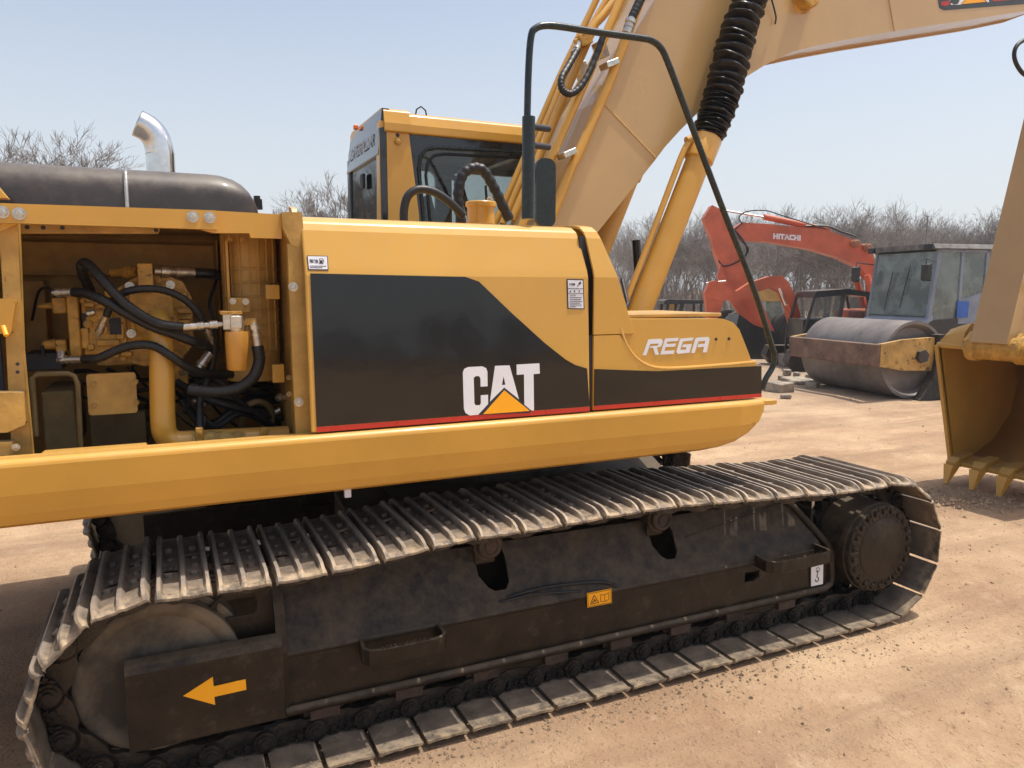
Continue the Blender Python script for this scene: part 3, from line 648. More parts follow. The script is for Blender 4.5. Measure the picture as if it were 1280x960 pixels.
# the door leans back a little, so its black panel mirrors the far side of the yard
pv_ = Vector((1.1, DY, 1.62))-orig(EX)
door.matrix_local = Matrix.Translation(pv_)@Matrix.Rotation(R(-2.5), 4, 'X')@Matrix.Translation(-pv_)
# hinge-side flange and frame post with bolts
yzprofile(XL-.008, XL+.012, [(DY+.01, 1.36), (DY+.004, 1.95), (DY+.046, 2.135), (DY+.068, 2.168), (DY+.14, 2.185), (DY+.14, 1.36)], 'door_edge', DOOR, door, .003)
post = MB().prism([xz(*p, 3.03) for p in ((351, 266), (376, 266), (379, 300), (372, 310), (362, 306), (352, 285))], 3.00, 3.05)
post.prism([xz(*p, 3.03) for p in ((358, 305), (383, 305), (389, 547), (369, 547))], 3.005, 3.04).prism([xz(*p, 3.06) for p in ((383, 300), (392, 300), (394, 547), (387, 547))], 3.05, 3.4)
post = post.build('frame_post', YELD, EX, .004)
for p in ((366.5, 358.5), (373.5, 502.5)): bolt(post, at(*p, 3.005), .014)
# deck plate over the door side and tank
MB().loft([[(x, y, z) for y, z in ((DY+.5, 2.212), (4.05, 2.212), (4.05, 2.195), (DY+.5, 2.195))] for x in (XL, 1.70)], smooth=False).build('deck_cover', YEL, EX)
MB().box((XL+.02, 3.35, 1.35), (1.70, 4.0, 2.19)).build('fuel_tank', YELD, EX, .03)

# ---- tapered cowl in front of the door -------------------------------------
def cowl():
    pr = door_profile(); xr = lambda z: 1.985-.205*max(0, (z-1.70)/.53)**1.05; x0 = 1.765; rings = []
    pr = [(y, z) for y, z in pr]; pr[0] = (DY, 1.696)
    for u in (0, 1):
        ring = []
        for y, z in pr:
            off = -.045*max(0, (z-1.95)/.28)**1.6
            ring.append((x0+off if u == 0 else xr(z)-.0, y, z))
        rings.append(ring)
    front = [(x+.012, y+.30, z) for x, y, z in rings[1]]
    mb = MB(); mb.loft([rings[0], rings[1], [(x+.008, y+.02, z-.004) for x, y, z in rings[1]], front], closed=False, caps=False, smooth=False)
    o = mb.build('front_cowl', DOOR, EX); k = o.modifiers.new('s', 'SOLIDIFY'); k.thickness = .012; k.offset = -1
    k = o.modifiers.new('bevel', 'BEVEL'); k.width = .008; k.segments = 3; k.angle_limit = R(12); k.limit_method = 'ANGLE'
    return o
cw = cowl()
MB().box((XR-.03, DY+.05, 1.40), (XR+.05, DY+.10, 2.14)).box((XR+.003, DY+.012, 1.35), (1.7655, DY+.05, 1.69)).build('gap_shade_fill', INK, cw)  # dark filler added in the open gap to give it its shade
# ---- tool box ---------------------------------------------------------------
TBY = DY
zt = xz(800, 402, TBY)[1]; tx1 = 2.765
outer = [xz(*p, TBY) for p in ((737, 412), (775, 408.5), (782, 430), (793, 446), (806, 455), (822, 459), (850, 459), (943, 452), (947, 458), (950, 502), (737, 516.5))]
outer[0] = (1.767, 1.692); outer[1] = (outer[1][0], 1.692); outer[-1] = (1.767, 1.348); outer[-2] = (2.775, 1.348)
tb = MB().prism(outer, TBY, TBY+.7).build('tool_box', DOOR, EX, .006, 3)
inner = [xz(*p, TBY+.012) for p in ((774, 404), (776, 399), (905, 398.5), (917, 403), (925, 412), (936, 440), (941, 454.5), (850, 462), (815, 462), (798, 455), (785, 440), (778, 422))]
MB().prism(inner, TBY+.016, TBY+.7).build('tool_box_lid', DOOR, tb, .022, 4)
MB().box((1.96, TBY+.12, zt+.012), (2.60, TBY+.66, zt+.03)).build('lid_top_plate', YELD, tb, .004)
# bright rolled groove edge
MB().tube(crom([at(*p, TBY+.006) for p in ((775, 410), (783, 431), (794, 446.5), (808, 456), (824, 460), (850, 460), (900, 456.5), (944, 452.5))], 6), .0085, 8).build('rolled_edge', DOOR, tb)
b2 = [xz(*p, TBY) for p in ((738, 461.5), (822, 464), (948, 457.5), (951, 492), (738, 509))]
b2[0] = (1.77, b2[0][1]); b2[-1] = (1.77, 1.3685); b2[-2] = (2.774, 1.3685); b2[2] = (2.766, b2[2][1])
MB().prism(b2, TBY-.003, TBY-.0012).build('black_stripe_panel', BLK, tb)
MB().prism([(1.77, 1.349), (2.774, 1.349), (2.774, 1.3685), (1.77, 1.3685)], TBY-.0032, TBY-.0012).build('red_stripe', RED, tb)
c = crop(790, 410, 7.53)
LET = dict(R=[(97, 257), (150, 107), (270, 100), (290, 122), (272, 172), (232, 185), (250, 250), (215, 253), (196, 186), (166, 188), (170, 172), (240, 166), (248, 146), (170, 150), (131, 256)],
           E=[(308, 99), (440, 92), (428, 122), (330, 128), (322, 150), (412, 145), (402, 175), (312, 180), (303, 215), (398, 210), (388, 243), (263, 250)],
           G=[(450, 100), (578, 90), (565, 118), (478, 125), (450, 205), (502, 203), (510, 180), (468, 182), (478, 155), (560, 150), (538, 232), (430, 243), (412, 225)],
           A=[(552, 236), (590, 105), (610, 90), (715, 83), (728, 100), (700, 228), (660, 230), (676, 178), (612, 182), (620, 152), (680, 148), (686, 122), (622, 125), (585, 235)])
for k_, L_ in LET.items(): decal([c(p) for p in L_], 'lettering', WHT, tb, Y=TBY+.016)
for p in ((895, 424), (911, 423.5)): MB().cyl(at(*p, TBY+.012), at(*p, TBY+.02), .0075, n=12).build('bolt_hole', INK, tb)

# ---- handrail, post, mirror -------------------------------------------------
HR = 3.06
hp = [at(*p, HR) for p in ((658, 262), (659, 150), (661, 80), (664, 45), (669, 36), (680, 32), (700, 33), (745, 40), (800, 47.5), (815, 51), (826, 60), (834, 76), (850, 118), (900, 252), (940, 355), (964, 430), (968, 444), (966, 458), (957, 474), (952, 487))]
hr = MB().tube(crom(hp, 5), .0155, 12).build('handrail', HND, EX)
MB().tube([at(660, 274, HR), at(660.5, 210, HR), at(660.8, 146, HR)], .029, 14).build('handrail_socket', HND, hr)
mz = [at(*p, 3.3) for p in ((668, 275), (668, 200))]
MB().prism(rrect(mz[0].x, 2.20, mz[0].x+.105, mz[1].z+.01, .04), 3.28, 3.30).build('mirror_back_plate', HND, EX, .006)
for p in ((672, 158), (672, 181)): MB().tube([at(p[0]-9, p[1], 3.12), at(p[0]+14, p[1]+3, 3.18)], .015, 10).build('clamp', INK, hr)

# ---- engine hood and exhaust -------------------------------------------------
def hood(x0, x1, y0, y1, z0, z1, r):
    rings = []; n = 6
    prof = [(y0, z0)]+[(y0+r-r*math.cos(R(90*i/n)), z1-r+r*math.sin(R(90*i/n))) for i in range(n+1)]+[(y1-r+r*math.sin(R(90*i/n)), z1-r+r*math.cos(R(90*i/n))) for i in range(n+1)]+[(y1, z0)]
    xs = [(x0, 0)]+[(x1-.20, 0)]+[(x1-.20+.20*math.sin(R(a)), .19*(1-math.cos(R(a)))**1.25) for a in (15, 30, 42, 54, 64, 74, 82, 90)]
    for x, d in xs:
        rings.append([(x, min(max(y, y0+d*.5), y1-d*.5), max(z0, z-d if z > z0 else z0)) for y, z in prof])
    return MB().loft(rings, closed=False, caps=True)
eh = hood(-1.6, .375, 3.22, 4.9, 2.17, 2.36, .10).build('engine_hood', ENG, EX)
for x in (-.108,): MB().tube([(x, 3.222, 2.17), (x, 3.212, 2.27), (x, 3.24, 2.335), (x, 3.32, 2.368), (x, 3.6, 2.368), (x, 4.8, 2.366)], .008, 8).build('hood_strap', ZNC, eh)
MB().box((-1.6, 3.17, 2.165), (.37, 3.30, 2.178)).build('hood_seal', INK, eh)
ey = 4.35
ep = [at(201, 215, ey)-Vector((0, 0, .3)), at(201, 205, ey), at(200, 190, ey), at(195, 173, ey), at(185, 161, ey), at(172, 154, ey)]
pth = crom(ep, 6); T_end = (pth[-1]-pth[-2]).normalized()
o = MB().tube(pth, .068, 24, caps=False).build('exhaust_pipe', CHR, EX); k = o.modifiers.new('s', 'SOLIDIFY'); k.thickness = .004; k.offset = -1
MB().tube([at(322, 262, 4.9), at(321, 245, 4.9)], .02, 8).tube([at(326, 262, 4.9), at(325, 249, 4.9)], .012, 8).build('horn', RUB, EX)
MB().prism([xz(*p, 3.12) for p in ((-60, 225), (0, 234), (13, 250), (-60, 250))], 3.05, 3.12).build('hood_bracket', YEL, EX)

# ---- pump bay ----------------------------------------------------------------
bay = MB().box((-1.6, 3.92, 1.165), (.60, 3.95, 2.2)).build('bay_wall', YELD, EX)
MB().box((-1.6, 3.15, 2.155), (.48, 3.95, 2.175)).build('bay_roof', YELD, EX)
MB().box((.47, 3.10, 1.165), (.485, 3.92, 2.16)).build('bay_side_wall', YELD, EX)
# top beam
tbm = MB().prism([xz(*p, 3.02) for p in ((-200, 247), (270, 263), (272, 287), (-200, 272))], 3.02, 3.06).build('top_beam', YEL, EX, .003)
MB().prism([xz(*p, 3.03) for p in ((255, 262), (352, 267.5), (353, 298), (314, 297), (312, 291), (266, 291), (240, 283), (256, 283))], 3.045, 3.07).build('beam_end_plate', YEL, tbm, .003)
MB().prism([xz(*p, 3.1) for p in ((-60, 300), (0, 290), (32, 276), (55, 272), (-60, 268))], 3.09, 3.11).build('gusset', YEL, tbm, .002)
MB().prism([xz(*p, 3.2) for p in ((20, 276), (203, 279), (198, 292), (20, 292))], 3.2, 3.215).build('inner_rail', YELD, tbm, .002)
for p in ((3, 265), (24, 267), (241, 271), (262, 272)): bolt(tbm, at(*p, 3.018), .016)
for p in ((34, 284), (54, 284.5), (78, 284.5), (195, 288)): MB().cyl(at(*p, 3.198), at(*p, 3.202), .008, n=10).build('bolt_hole', INK, tbm)
# left post with bands
lp = MB().prism([xz(*p, 3.1) for p in ((-2, 276), (22, 277), (28, 440), (40, 573), (15, 575), (8, 440))], 3.1, 3.16).build('corner_post', YELD, EX, .004)
MB().prism([xz(*p, 3.06) for p in ((-200, 378), (14, 373), (20, 378), (14, 417), (-200, 417))], 3.05, 3.10).build('door_arm', YEL, lp, .008)
MB().prism([xz(*p, 3.06) for p in ((-200, 490), (30, 490), (32, 530), (10, 540), (-200, 548))], 3.05, 3.10).build('door_arm', YELD, lp, .008)
MB().prism([xz(*p, 3.06) for p in ((-200, 556), (16, 552), (18, 574), (-200, 578))], 3.05, 3.10).build('latch_plate', YELD, lp, .004)
MB().box((-1.6, 3.30, 1.5), (-.56, 3.33, 2.1)).build('radiator_screen', INK, lp)
for p in ((22, 455), (22, 465)): MB().cyl(at(*p, 3.098), at(*p, 3.102), .006, n=10).build('bolt_hole', INK, lp)
bolt(lp, at(20, 559, 3.05), .010)
tagm = at(4, 408, 3.05); MB().tube([tagm, tagm+Vector((.01, -.02, -.03))], .008, 8).build('yellow_tie', ORG, lp)
# pump
PY = 3.42
def P(px, py, Y=PY): return at(px, py, Y)
def bx(mb, x0, y0, x1, y1, Ya, Yb):   # box given by its front-face pixel corners on plane Ya
    a = at(x0, y0, Ya); b_ = at(x1, y1, Ya); return mb.box((a.x, Ya, b_.z), (b_.x, Yb, a.z))
pm = MB(); bx(pm, 82, 370, 102, 445, 3.40, 3.6); bx(pm, 100, 372, 160, 442, 3.44, 3.62); bx(pm, 64, 372, 84, 392, 3.44, 3.54); bx(pm, 68, 425, 84, 440, 3.44, 3.54)
pump = pm.build('hydraulic_pump', YEL2, EX, .008, 3)
q = MB(); bx(q, 160, 356, 216, 424, 3.42, 3.64); q.prism([xz(*p, 3.45) for p in ((140, 372), (150, 358), (172, 345), (205, 343), (228, 352), (240, 372), (242, 430), (225, 452), (180, 458), (150, 450), (138, 430))], 3.46, 3.64)
q.lathe(P(190, 400, 3.60), P(190, 400, 3.75), [(0, .001), (0, .165), (.03, .165), (.035, .15), (.15, .15), (.15, .001)], 32)
q.build('pump_housing', YEL2, pump, .008, 3)
q = MB(); bx(q, 171, 329, 192, 358, 3.38, 3.50); q.build('port_block', YEL2, pump, .004)
for a_ in ((116, 388, 140, 400, 3.42, 3.46), (120, 425, 150, 432, 3.42, 3.46), (165, 362, 212, 372, 3.40, 3.44), (218, 385, 240, 392, 3.44, 3.5), (215, 400, 238, 405, 3.42, 3.5), (120, 438, 170, 456, 3.5, 3.6), (205, 440, 224, 455, 3.43, 3.5), (190, 455, 236, 480, 3.5, 3.56), (104, 378, 118, 384, 3.42, 3.46), (144, 404, 156, 424, 3.425, 3.45), (84, 396, 100, 404, 3.435, 3.45), (100, 410, 112, 436, 3.425, 3.45)):
    q = MB(); bx(q, *a_); q.build('casting_rib', YEL2, pump, .006, 3)
for a, b_ in (((102, 392), (112, 416)), ((136, 398), (152, 418))):
    q = MB(); bx(q, a[0], a[1], b_[0], b_[1], 3.418 if a[0] > 120 else 3.436, 3.45); q.build('casting_recess', INK, pump)
for p in ((162, 358), (213, 356), (164, 417), (213, 417), (213.5, 391), (165, 392)): bolt(pump, at(*p, 3.415), .0135)
for p in ((127, 352+30), (145, 444), (122, 383), (118, 438), (154, 448), (171, 452), (150, 362), (166, 355), (198, 350), (205, 355), (234, 375), (103, 376), (106, 430), (125, 428), (223, 444), (176, 337), (186, 337), (148, 405), (110, 376)):
    bolt(pump, at(*p, 3.44), .0085, YEL2)
# suction pipe
sp_ = [P(196, 396, 3.36), P(200, 412, 3.32), P(202, 440, 3.30), P(203, 500, 3.28), P(204, 530, 3.27), P(207, 543, 3.27), P(214, 550, 3.27), P(226, 553, 3.27), P(262, 551, 3.27), P(360, 546, 3.27)]
MB().tube(crom(sp_, 6), .047, 22).build('suction_pipe', YEL, EX)
q = MB(); q.box((P(162, 378, 3.40).x, 3.385, P(162, 398, 3.40).z), (P(216, 378, 3.40).x, 3.41, P(162, 364, 3.40).z)); q.build('pipe_flange', YEL2, EX, .004)
ds = MB().tube([at(x, 553-(x-240)*.03, 3.25)+Vector((0, 0, .002*math.sin(x))) for x in range(240, 312, 6)], [.045+.003*math.sin(i*2.1) for i in range(12)], 14).build('flaked_sleeve', mat('flaking_paint', (.46, .30, .09), .8, var=.3, vs=18, bump=1., bs=60, chips=.45, chipcol=(.08, .05, .03)), EX)
for x in (250, 331):
    q = MB(); a = at(x-5, 552, 3.21); b_ = at(x+4, 534, 3.21); q.box((a.x, 3.20, a.z-.01), (b_.x, 3.23, b_.z)); q.box((a.x-.015, 3.205, a.z-.02), (b_.x+.015, 3.30, a.z-.005)); q.build('pipe_clamp', YEL2, EX, .004)
    bolt(EX, at(x, 541, 3.20), .009, YEL2)
# cover plate
cp_ = MB().prism(rrect(P(111, 515, 3.36).x, P(111, 519, 3.36).z, P(172.5, 515, 3.36).x, P(172, 465, 3.36).z, .012), 3.35, 3.375).build('cover_plate', YELD, EX, .004)
for p in ((117, 480), (169, 477), (118, 507), (170, 503)): bolt(cp_, at(*p, 3.35), .0095, YELD)
# bracket loop and dark box
fb = [P(45, 545, 3.3), P(42, 500, 3.3), P(40, 473, 3.3), P(46, 468, 3.3), P(85, 467, 3.3), P(93, 470, 3.3), P(97, 480, 3.3), P(101, 563, 3.3)]
MB().tube(fb, .010, 8).build('loop_bracket', OLV, EX)
q = MB(); bx(q, 50, 490, 98, 562, 3.42, 3.8); q.build('battery_box', OLV, EX, .01)
q = MB(); bx(q, 30, 442, 78, 462, 3.5, 3.7); bx(q, 50, 432, 55, 446, 3.45, 3.5); q.build('dark_bracket', INK, EX, .01)
q = MB(); bx(q, 110, 518, 185, 562, 3.55, 3.8); q.build('rear_box', OLV, EX, .008)
q = MB(); bx(q, 25, 350, 62, 440, 3.75, 3.9); bx(q, 20, 300, 275, 345, 3.85, 3.9); q.build('bay_panel', YELD, EX, .01)
MB().prism([xz(*p, 3.12) for p in ((48, 571), (52, 568), (182, 558), (184, 560), (60, 571))], 3.10, 3.20).build('kick_plate', YEL, EX, .002)
# finned cylinder guard
gd = MB()
gx0, gx1 = at(281, 300, 3.34).x, at(352, 300, 3.34).x; gz0, gz1 = at(300, 478, 3.34).z, at(300, 289, 3.34).z; gxm = (gx0+gx1)/2
gd.lathe((gxm-.01, 3.46, gz0), (gxm-.01, 3.46, gz1), [(0, .001), (0, .115), (gz1-gz0, .115), (gz1-gz0, .001)], 28)
gsp = gd.build('element_canister', YELD, EX)
gd = MB()
for i in range(7): a = -90+(-62+i*18.5); gd.box((gxm-.01+.118*math.cos(R(a))-.003, 3.46+.118*math.sin(R(a))-.003, gz0+.12), (gxm-.01+.118*math.cos(R(a))+.003, 3.46+.118*math.sin(R(a))+.003, gz1-.005))
for k_ in range(7):
    z_ = gz0+.13+k_*.058
    gd.tube([(gxm-.01+.119*math.cos(R(a)), 3.46+.119*math.sin(R(a)), z_) for a in range(-165, -10, 12)], .004, 6)
gd.build('guard_ribs', YELD, gsp, 0)
for a_ in ((281, 300, 289, 388, 3.33, 3.4), (332, 356, 350, 374, 3.28, 3.30), (340, 456, 356, 478, 3.24, 3.27)):
    gd = MB(); bx(gd, *a_); gd.build('guard_tab', YEL, gsp, .003)
for p in ((287, 300), (303, 301)): MB().cyl(at(*p, 3.33), at(*p, 3.31), .011, n=10).tube([at(p[0], p[1]-4, 3.31), at(p[0], p[1]+4, 3.31)], .004, 6).build('wing_nut', YEL2, gsp)
# filter
FYp = 3.20
fz = [at(296, y, FYp) for y in (463, 415)]
fl = MB().lathe(at(297, 463, FYp), at(296, 415, FYp), [(0, .001), (.001, .034), (.008, .040), (.115, .0455), (.14, .0465), (.158, .045), (.16, .001)], 28).build('filter_cartridge', mat('filter_amber_paint', (.60, .29, .05), .3, var=.08, coat=.4), EX)
q = MB(); q.lathe(at(296, 415, FYp), at(295.5, 392, FYp), [(0, .001), (0, .03), (.02, .034), (.045, .034), (.07, .028), (.072, .001)], 16); bx(q, 278, 390, 300, 412, FYp-.02, FYp+.05); bx(q, 288, 395, 303, 410, FYp-.035, FYp); q.build('filter_head', ZNC, fl, .003)
q = MB(); bx(q, 275, 389, 303, 393, FYp-.03, FYp+.1); bx(q, 287, 372, 313, 391, FYp+.08, FYp+.10); q.build('filter_bracket', YEL2, fl, .002)
for p in ((291, 376.5), (307, 377)): bolt(fl, at(*p, FYp+.08), .010)
q = MB(); q.cyl(at(303, 403, FYp), at(320, 402, FYp), .016, n=6, smooth=False); q.build('elbow_fitting', YEL2, fl, .002)
# hoses ------------------------------------------------------------------
def fitting(a, b, r, m=ZNC, parent=EX, name='hose_fitting'):
    a, b = Vector(a), Vector(b); L__ = (b-a).length
    return MB().lathe(a, b, [(0, .001), (0, r*.8), (L__*.15, r*.85), (L__*.16, r*1.3), (L__*.36, r*1.3), (L__*.37, r*.95), (L__*.5, r*.95), (L__*.51, r*1.22), (L__*.64, r*1.22), (L__*.65, r*1.08), (L__, r*1.12), (L__, .001)], 12).build(name, m, parent)
def hose(pts, r, Yd=3.3, step=2, amt=.045, k=14, m=RUB, n=12, parent=EX):
    w_ = [at(p[0], p[1], p[2] if len(p) > 2 else Yd) for p in pts]; pa = crom(w_, k); return MB().tube(pa, wrap(pa, r, step, amt), n).build('hydraulic_hose', m, parent)
hose([(120, 385, 3.6), (112, 362, 3.5), (102, 338, 3.36), (104, 329, 3.33), (112, 332, 3.3), (130, 352, 3.26), (150, 374, 3.24), (175, 393, 3.22), (200, 405, 3.2), (229, 409, 3.2)], .0185)
fitting(at(280, 405, 3.2), at(229, 409, 3.2), .014)
hose([(92, 365, 3.34), (108, 367, 3.3), (130, 376, 3.26), (160, 393, 3.25), (190, 408, 3.24), (215, 417, 3.24), (245, 428, 3.27), (272, 436, 3.4)], .0185)
fitting(at(66, 366, 3.36), at(92, 365, 3.34), .014)
hose([(133, 395, 3.32), (140, 378, 3.30), (155, 366, 3.29), (178, 361, 3.28), (205, 363, 3.28), (230, 374, 3.29), (248, 392, 3.3), (258, 412, 3.32)], .0145)
fitting(at(122, 419, 3.36), at(133, 395, 3.32), .0125)
hose([(104, 449, 3.32), (122, 448, 3.28), (145, 438, 3.26), (165, 432, 3.25), (190, 432, 3.24), (212, 444, 3.23), (232, 458, 3.25), (252, 467, 3.3), (290, 468, 3.4)], .0165)
fitting(at(72, 450, 3.36), at(104, 449, 3.32), .0135); MB().tube([at(76, 450, 3.34), at(76, 440, 3.36)], .014, 8).build('hose_fitting', ZNC, EX)
hose([(322, 432, 3.2), (324, 452, 3.2), (316, 472, 3.2), (296, 486, 3.21), (268, 490, 3.22), (236, 487, 3.24)], .0235, step=2, amt=.04)
fitting(at(317, 400, 3.2), at(322, 432, 3.2), .018)
hose([(241, 341, 3.5), (262, 342, 3.5), (280, 345, 3.55)], .021)
fitting(at(192, 339, 3.45), at(242, 341, 3.5), .021)
q = MB(); q.lathe(at(172, 340, 3.46), at(132, 341, 3.55), [(0, .001), (0, .02), (.03, .02), (.032, .026), (.06, .026), (.062, .018), (.12, .018), (.12, .001)], 14); q.lathe(at(84, 380, 3.5), at(52, 383, 3.5), [(0, .001), (0, .02), (.03, .022), (.04, .016), (.07, .012), (.1, .006), (.1, .001)], 12); q.lathe(at(70, 430, 3.5), at(56, 431, 3.5), [(0, .001), (0, .022), (.04, .018), (.05, .008), (.05, .001)], 12); q.build('pump_port', YEL2, pump)
fitting(at(258, 410, 3.3), at(266, 430, 3.34), .012); fitting(at(248, 460, 3.3), at(262, 442, 3.33), .016)
hose([(262, 412, 3.32), (268, 430, 3.34), (265, 455, 3.36), (256, 485, 3.36), (250, 500, 3.33), (250, 535, 3.28)], .015)
rh = random.Random(8)
for i in range(13):
    y0 = rh.uniform(470, 525); y1 = rh.uniform(480, 545); ym = rh.uniform(465, 540); xa = rh.uniform(218, 250); Yk = rh.uniform(3.42, 3.7)
    hose([(xa, y0, Yk), (xa+30, ym, Yk-.05), (300, (ym+y1)/2+rh.uniform(-12, 12), Yk-.03), (345+rh.uniform(-15, 10), y1, Yk+.05)], rh.choice([.012, .015, .018]), amt=.03, k=6, n=8)
for p, q_ in (((345, 497, 3.4), (362, 497, 3.42)), ((335, 520, 3.5), (350, 512, 3.5)), ((300, 480, 3.5), (312, 476, 3.5))): fitting(at(*p), at(*q_), .015)
MB().tube(crom([at(300, 540, 3.5), at(305, 512, 3.45), (at(325, 502, 3.45)), at(340, 515, 3.48), at(338, 540, 3.5)]), .014, 8).build('copper_line', OLV, EX)

# more fittings, thin wires and castings of the pump bay
for i, (x, y, Yk, r_) in enumerate(((133, 352, 3.44, .007), (216, 368, 3.42, .008), (228, 380, 3.43, .007), (236, 396, 3.43, .007), (160, 372, 3.42, .007), (150, 392, 3.43, .007), (144, 430, 3.43, .008), (184, 452, 3.45, .008), (196, 459, 3.48, .008), (232, 430, 3.44, .007), (224, 416, 3.43, .007), (90, 398, 3.39, .007), (90, 418, 3.39, .007), (90, 380, 3.39, .007), (96, 438, 3.39, .007), (110, 398, 3.43, .006), (75, 379, 3.43, .006), (76, 432, 3.43, .006))):
    bolt(pump, at(x, y, Yk), r_, YEL2)
for a_ in ((106, 384, 118, 392, 3.43, 3.45), (122, 372, 134, 386, 3.43, 3.45), (150, 376, 160, 388, 3.415, 3.44), (150, 440, 166, 446, 3.43, 3.47), (222, 396, 240, 399, 3.43, 3.46), (222, 409, 240, 412, 3.43, 3.46), (174, 360, 190, 366, 3.37, 3.42), (108, 430, 118, 438, 3.42, 3.45), (225, 365, 235, 376, 3.44, 3.5), (130, 362, 142, 372, 3.44, 3.5)):
    q = MB(); bx(q, *a_); q.build('casting_rib', YEL2, pump, .008, 3)
for c_ in (((118, 395), .022), ((128, 411), .018), ((110, 405), .016), ((229, 424), .024), ((148, 383), .02)):
    p_ = at(*c_[0], 3.43); MB().lathe(p_+Vector((0, -.012, 0)), p_+Vector((0, .03, 0)), [(0, .001), (0, c_[1]*.5), (.004, c_[1]*.6), (.006, c_[1]), (.04, c_[1]), (.04, .001)], 18).build('port_plug', YEL2, pump)
MB().lathe(P(196, 402, 3.40), P(196, 402, 3.44), [(0, .001), (0, .075), (.01, .085), (.04, .09), (.04, .001)], 28).build('pipe_collar', YEL2, pump)
rw = random.Random(19)
for i in range(9):
    x0, y0 = rw.uniform(60, 240), rw.uniform(455, 520); hose([(x0, y0, 3.7), (x0+rw.uniform(10, 40), y0+rw.uniform(-25, 25), 3.62), (x0+rw.uniform(50, 90), y0+rw.uniform(-20, 30), 3.58), (x0+110, y0+rw.uniform(0, 50), 3.66)], rw.choice([.005, .007, .010]), amt=.02, k=6, n=6)
for a_, b_ in (((244, 462, 3.3), (226, 466, 3.34)), ((240, 500, 3.4), (256, 505, 3.42)), ((318, 470, 3.45), (330, 468, 3.45)), ((252, 520, 3.35), (252, 532, 3.32)), ((108, 392, 3.4), (118, 390, 3.4))): fitting(at(*a_), at(*b_), .012)
for a_ in (((212, 455), (214, 474)), ((300, 345), (302, 372)), ((322, 300), (322, 352))): pass
MB().tube(crom([at(70, 372, 3.5), at(60, 360, 3.5), at(48, 366, 3.6), at(40, 400, 3.7)]), .006, 6).build('wire', RUB, EX)
MB().tube(crom([at(270, 350, 3.6), at(262, 380, 3.5), at(270, 410, 3.45), (at(262, 440, 3.45))]), .007, 6).build('wire', RUB, EX)
for z_ in (1.45, 1.52): MB().tube([(gxm+.12, 3.3, z_), (.46, 3.25, z_+.01)], .012, 8).build('cross_pipe', YELD, EX)
q = MB(); bx(q, 24, 345, 30, 440, 3.70, 3.74); bx(q, 24, 296, 278, 301, 3.80, 3.84); bx(q, 24, 340, 276, 345, 3.82, 3.85); bx(q, 270, 300, 278, 440, 3.60, 3.84); q.build('panel_flanges', YELD, bay, .003)
# ---- filler cap and hoses behind the door ------------------------------------
ty = 3.75; cpz = at(601, 268, ty)
tk = MB().lathe(cpz+Vector((0, 0, -.05)), cpz+Vector((0, 0, .25)), [(0, .001), (0, .073), (.085, .073), (.09, .082), (.11, .082), (.115, .078), (.118, .001)], 32).build('tank_filler', YEL, EX)
tp = cpz+Vector((.03, 0, .068)); MB().tube([tp+Vector((.02+.014*math.cos(a), 0, .014*math.sin(a)+.008)) for a in np.linspace(0, math.pi, 8)], .003, 6).build('lifting_eye', YEL, tk)
hose([(505, 285, 3.5), (505, 262, 3.5), (510, 245, 3.5), (522, 237, 3.5), (540, 239, 3.5), (560, 251, 3.5), (580, 270, 3.5)], .020, amt=0)
hose([(577, 282, 3.6), (574, 260, 3.6), (573, 238, 3.6), (579, 218, 3.6), (591, 210, 3.6), (604, 213, 3.6), (615, 230, 3.6), (625, 250, 3.6), (637, 275, 3.6)], .025, step=2, amt=.1, k=8)
# ---- cab -----------------------------------------------------------------------
CY0, CY1 = 4.74, 5.66; CX0, CX1 = 1.285, 2.95; CZ0, CZ1 = 1.33, 3.03
cabp = MB()
# rear right pillar, roof band, low body
def cpx(*p): return xz(*p, CY0)
cabp.prism([cpx(*p) for p in ((474, 150), (510, 158), (514, 190), (524, 270), (524, 420), (474, 420))], CY0, CY0+.06)
cabp.prism([(CX0, CZ0), (CX1, CZ0), (CX1, 1.95), (CX0, 1.95)], CY0, CY0+.05).prism([(CX0, CZ0), (CX1, CZ0), (CX1, 1.95), (CX0, 1.95)], CY1-.05, CY1)
cabp.box((CX0, CY0+.06, CZ0), (CX0+.05, CY1-.05, 1.6)).box((CX1-.05, CY0+.06, CZ0), (CX1, CY1-.05, 1.5))
cab = cabp.build('cab', YEL, EX, .010, 3)
zr = cpx(475, 160)[1]; zt_ = cpx(475, 139)[1]
# roof: rear end cap and long band
def roof_part(x0, x1, name, hgt, out):
    y0, y1 = CY0-out, CY1+out
    pr = [(y0, zr-.02), (y0-.0, zr+.035), (y0+.02, zr+hgt-.02), (y0+.07, zr+hgt), (y1-.07, zr+hgt), (y1-.02, zr+hgt-.02), (y1, zr+.035), (y1, zr-.02)]
    return yzprofile(x0, x1, pr, name, YEL, cab, .012)
roof_part(CX0+.02, cpx(512, 150)[0], 'roof_rear_cap', .135, .018)
roof_part(cpx(512, 150)[0]+.003, CX1+.02, 'roof', .120, .008)
MB().tube([cpx_ for cpx_ in [(1.53+dx_, CY0+.06, zr+.10+dz_) for dx_, dz_ in ((0, 0), (.01, .05), (.04, .07), (.07, .05), (.08, 0))]], .005, 6).build('lifting_eye', INK, cab)
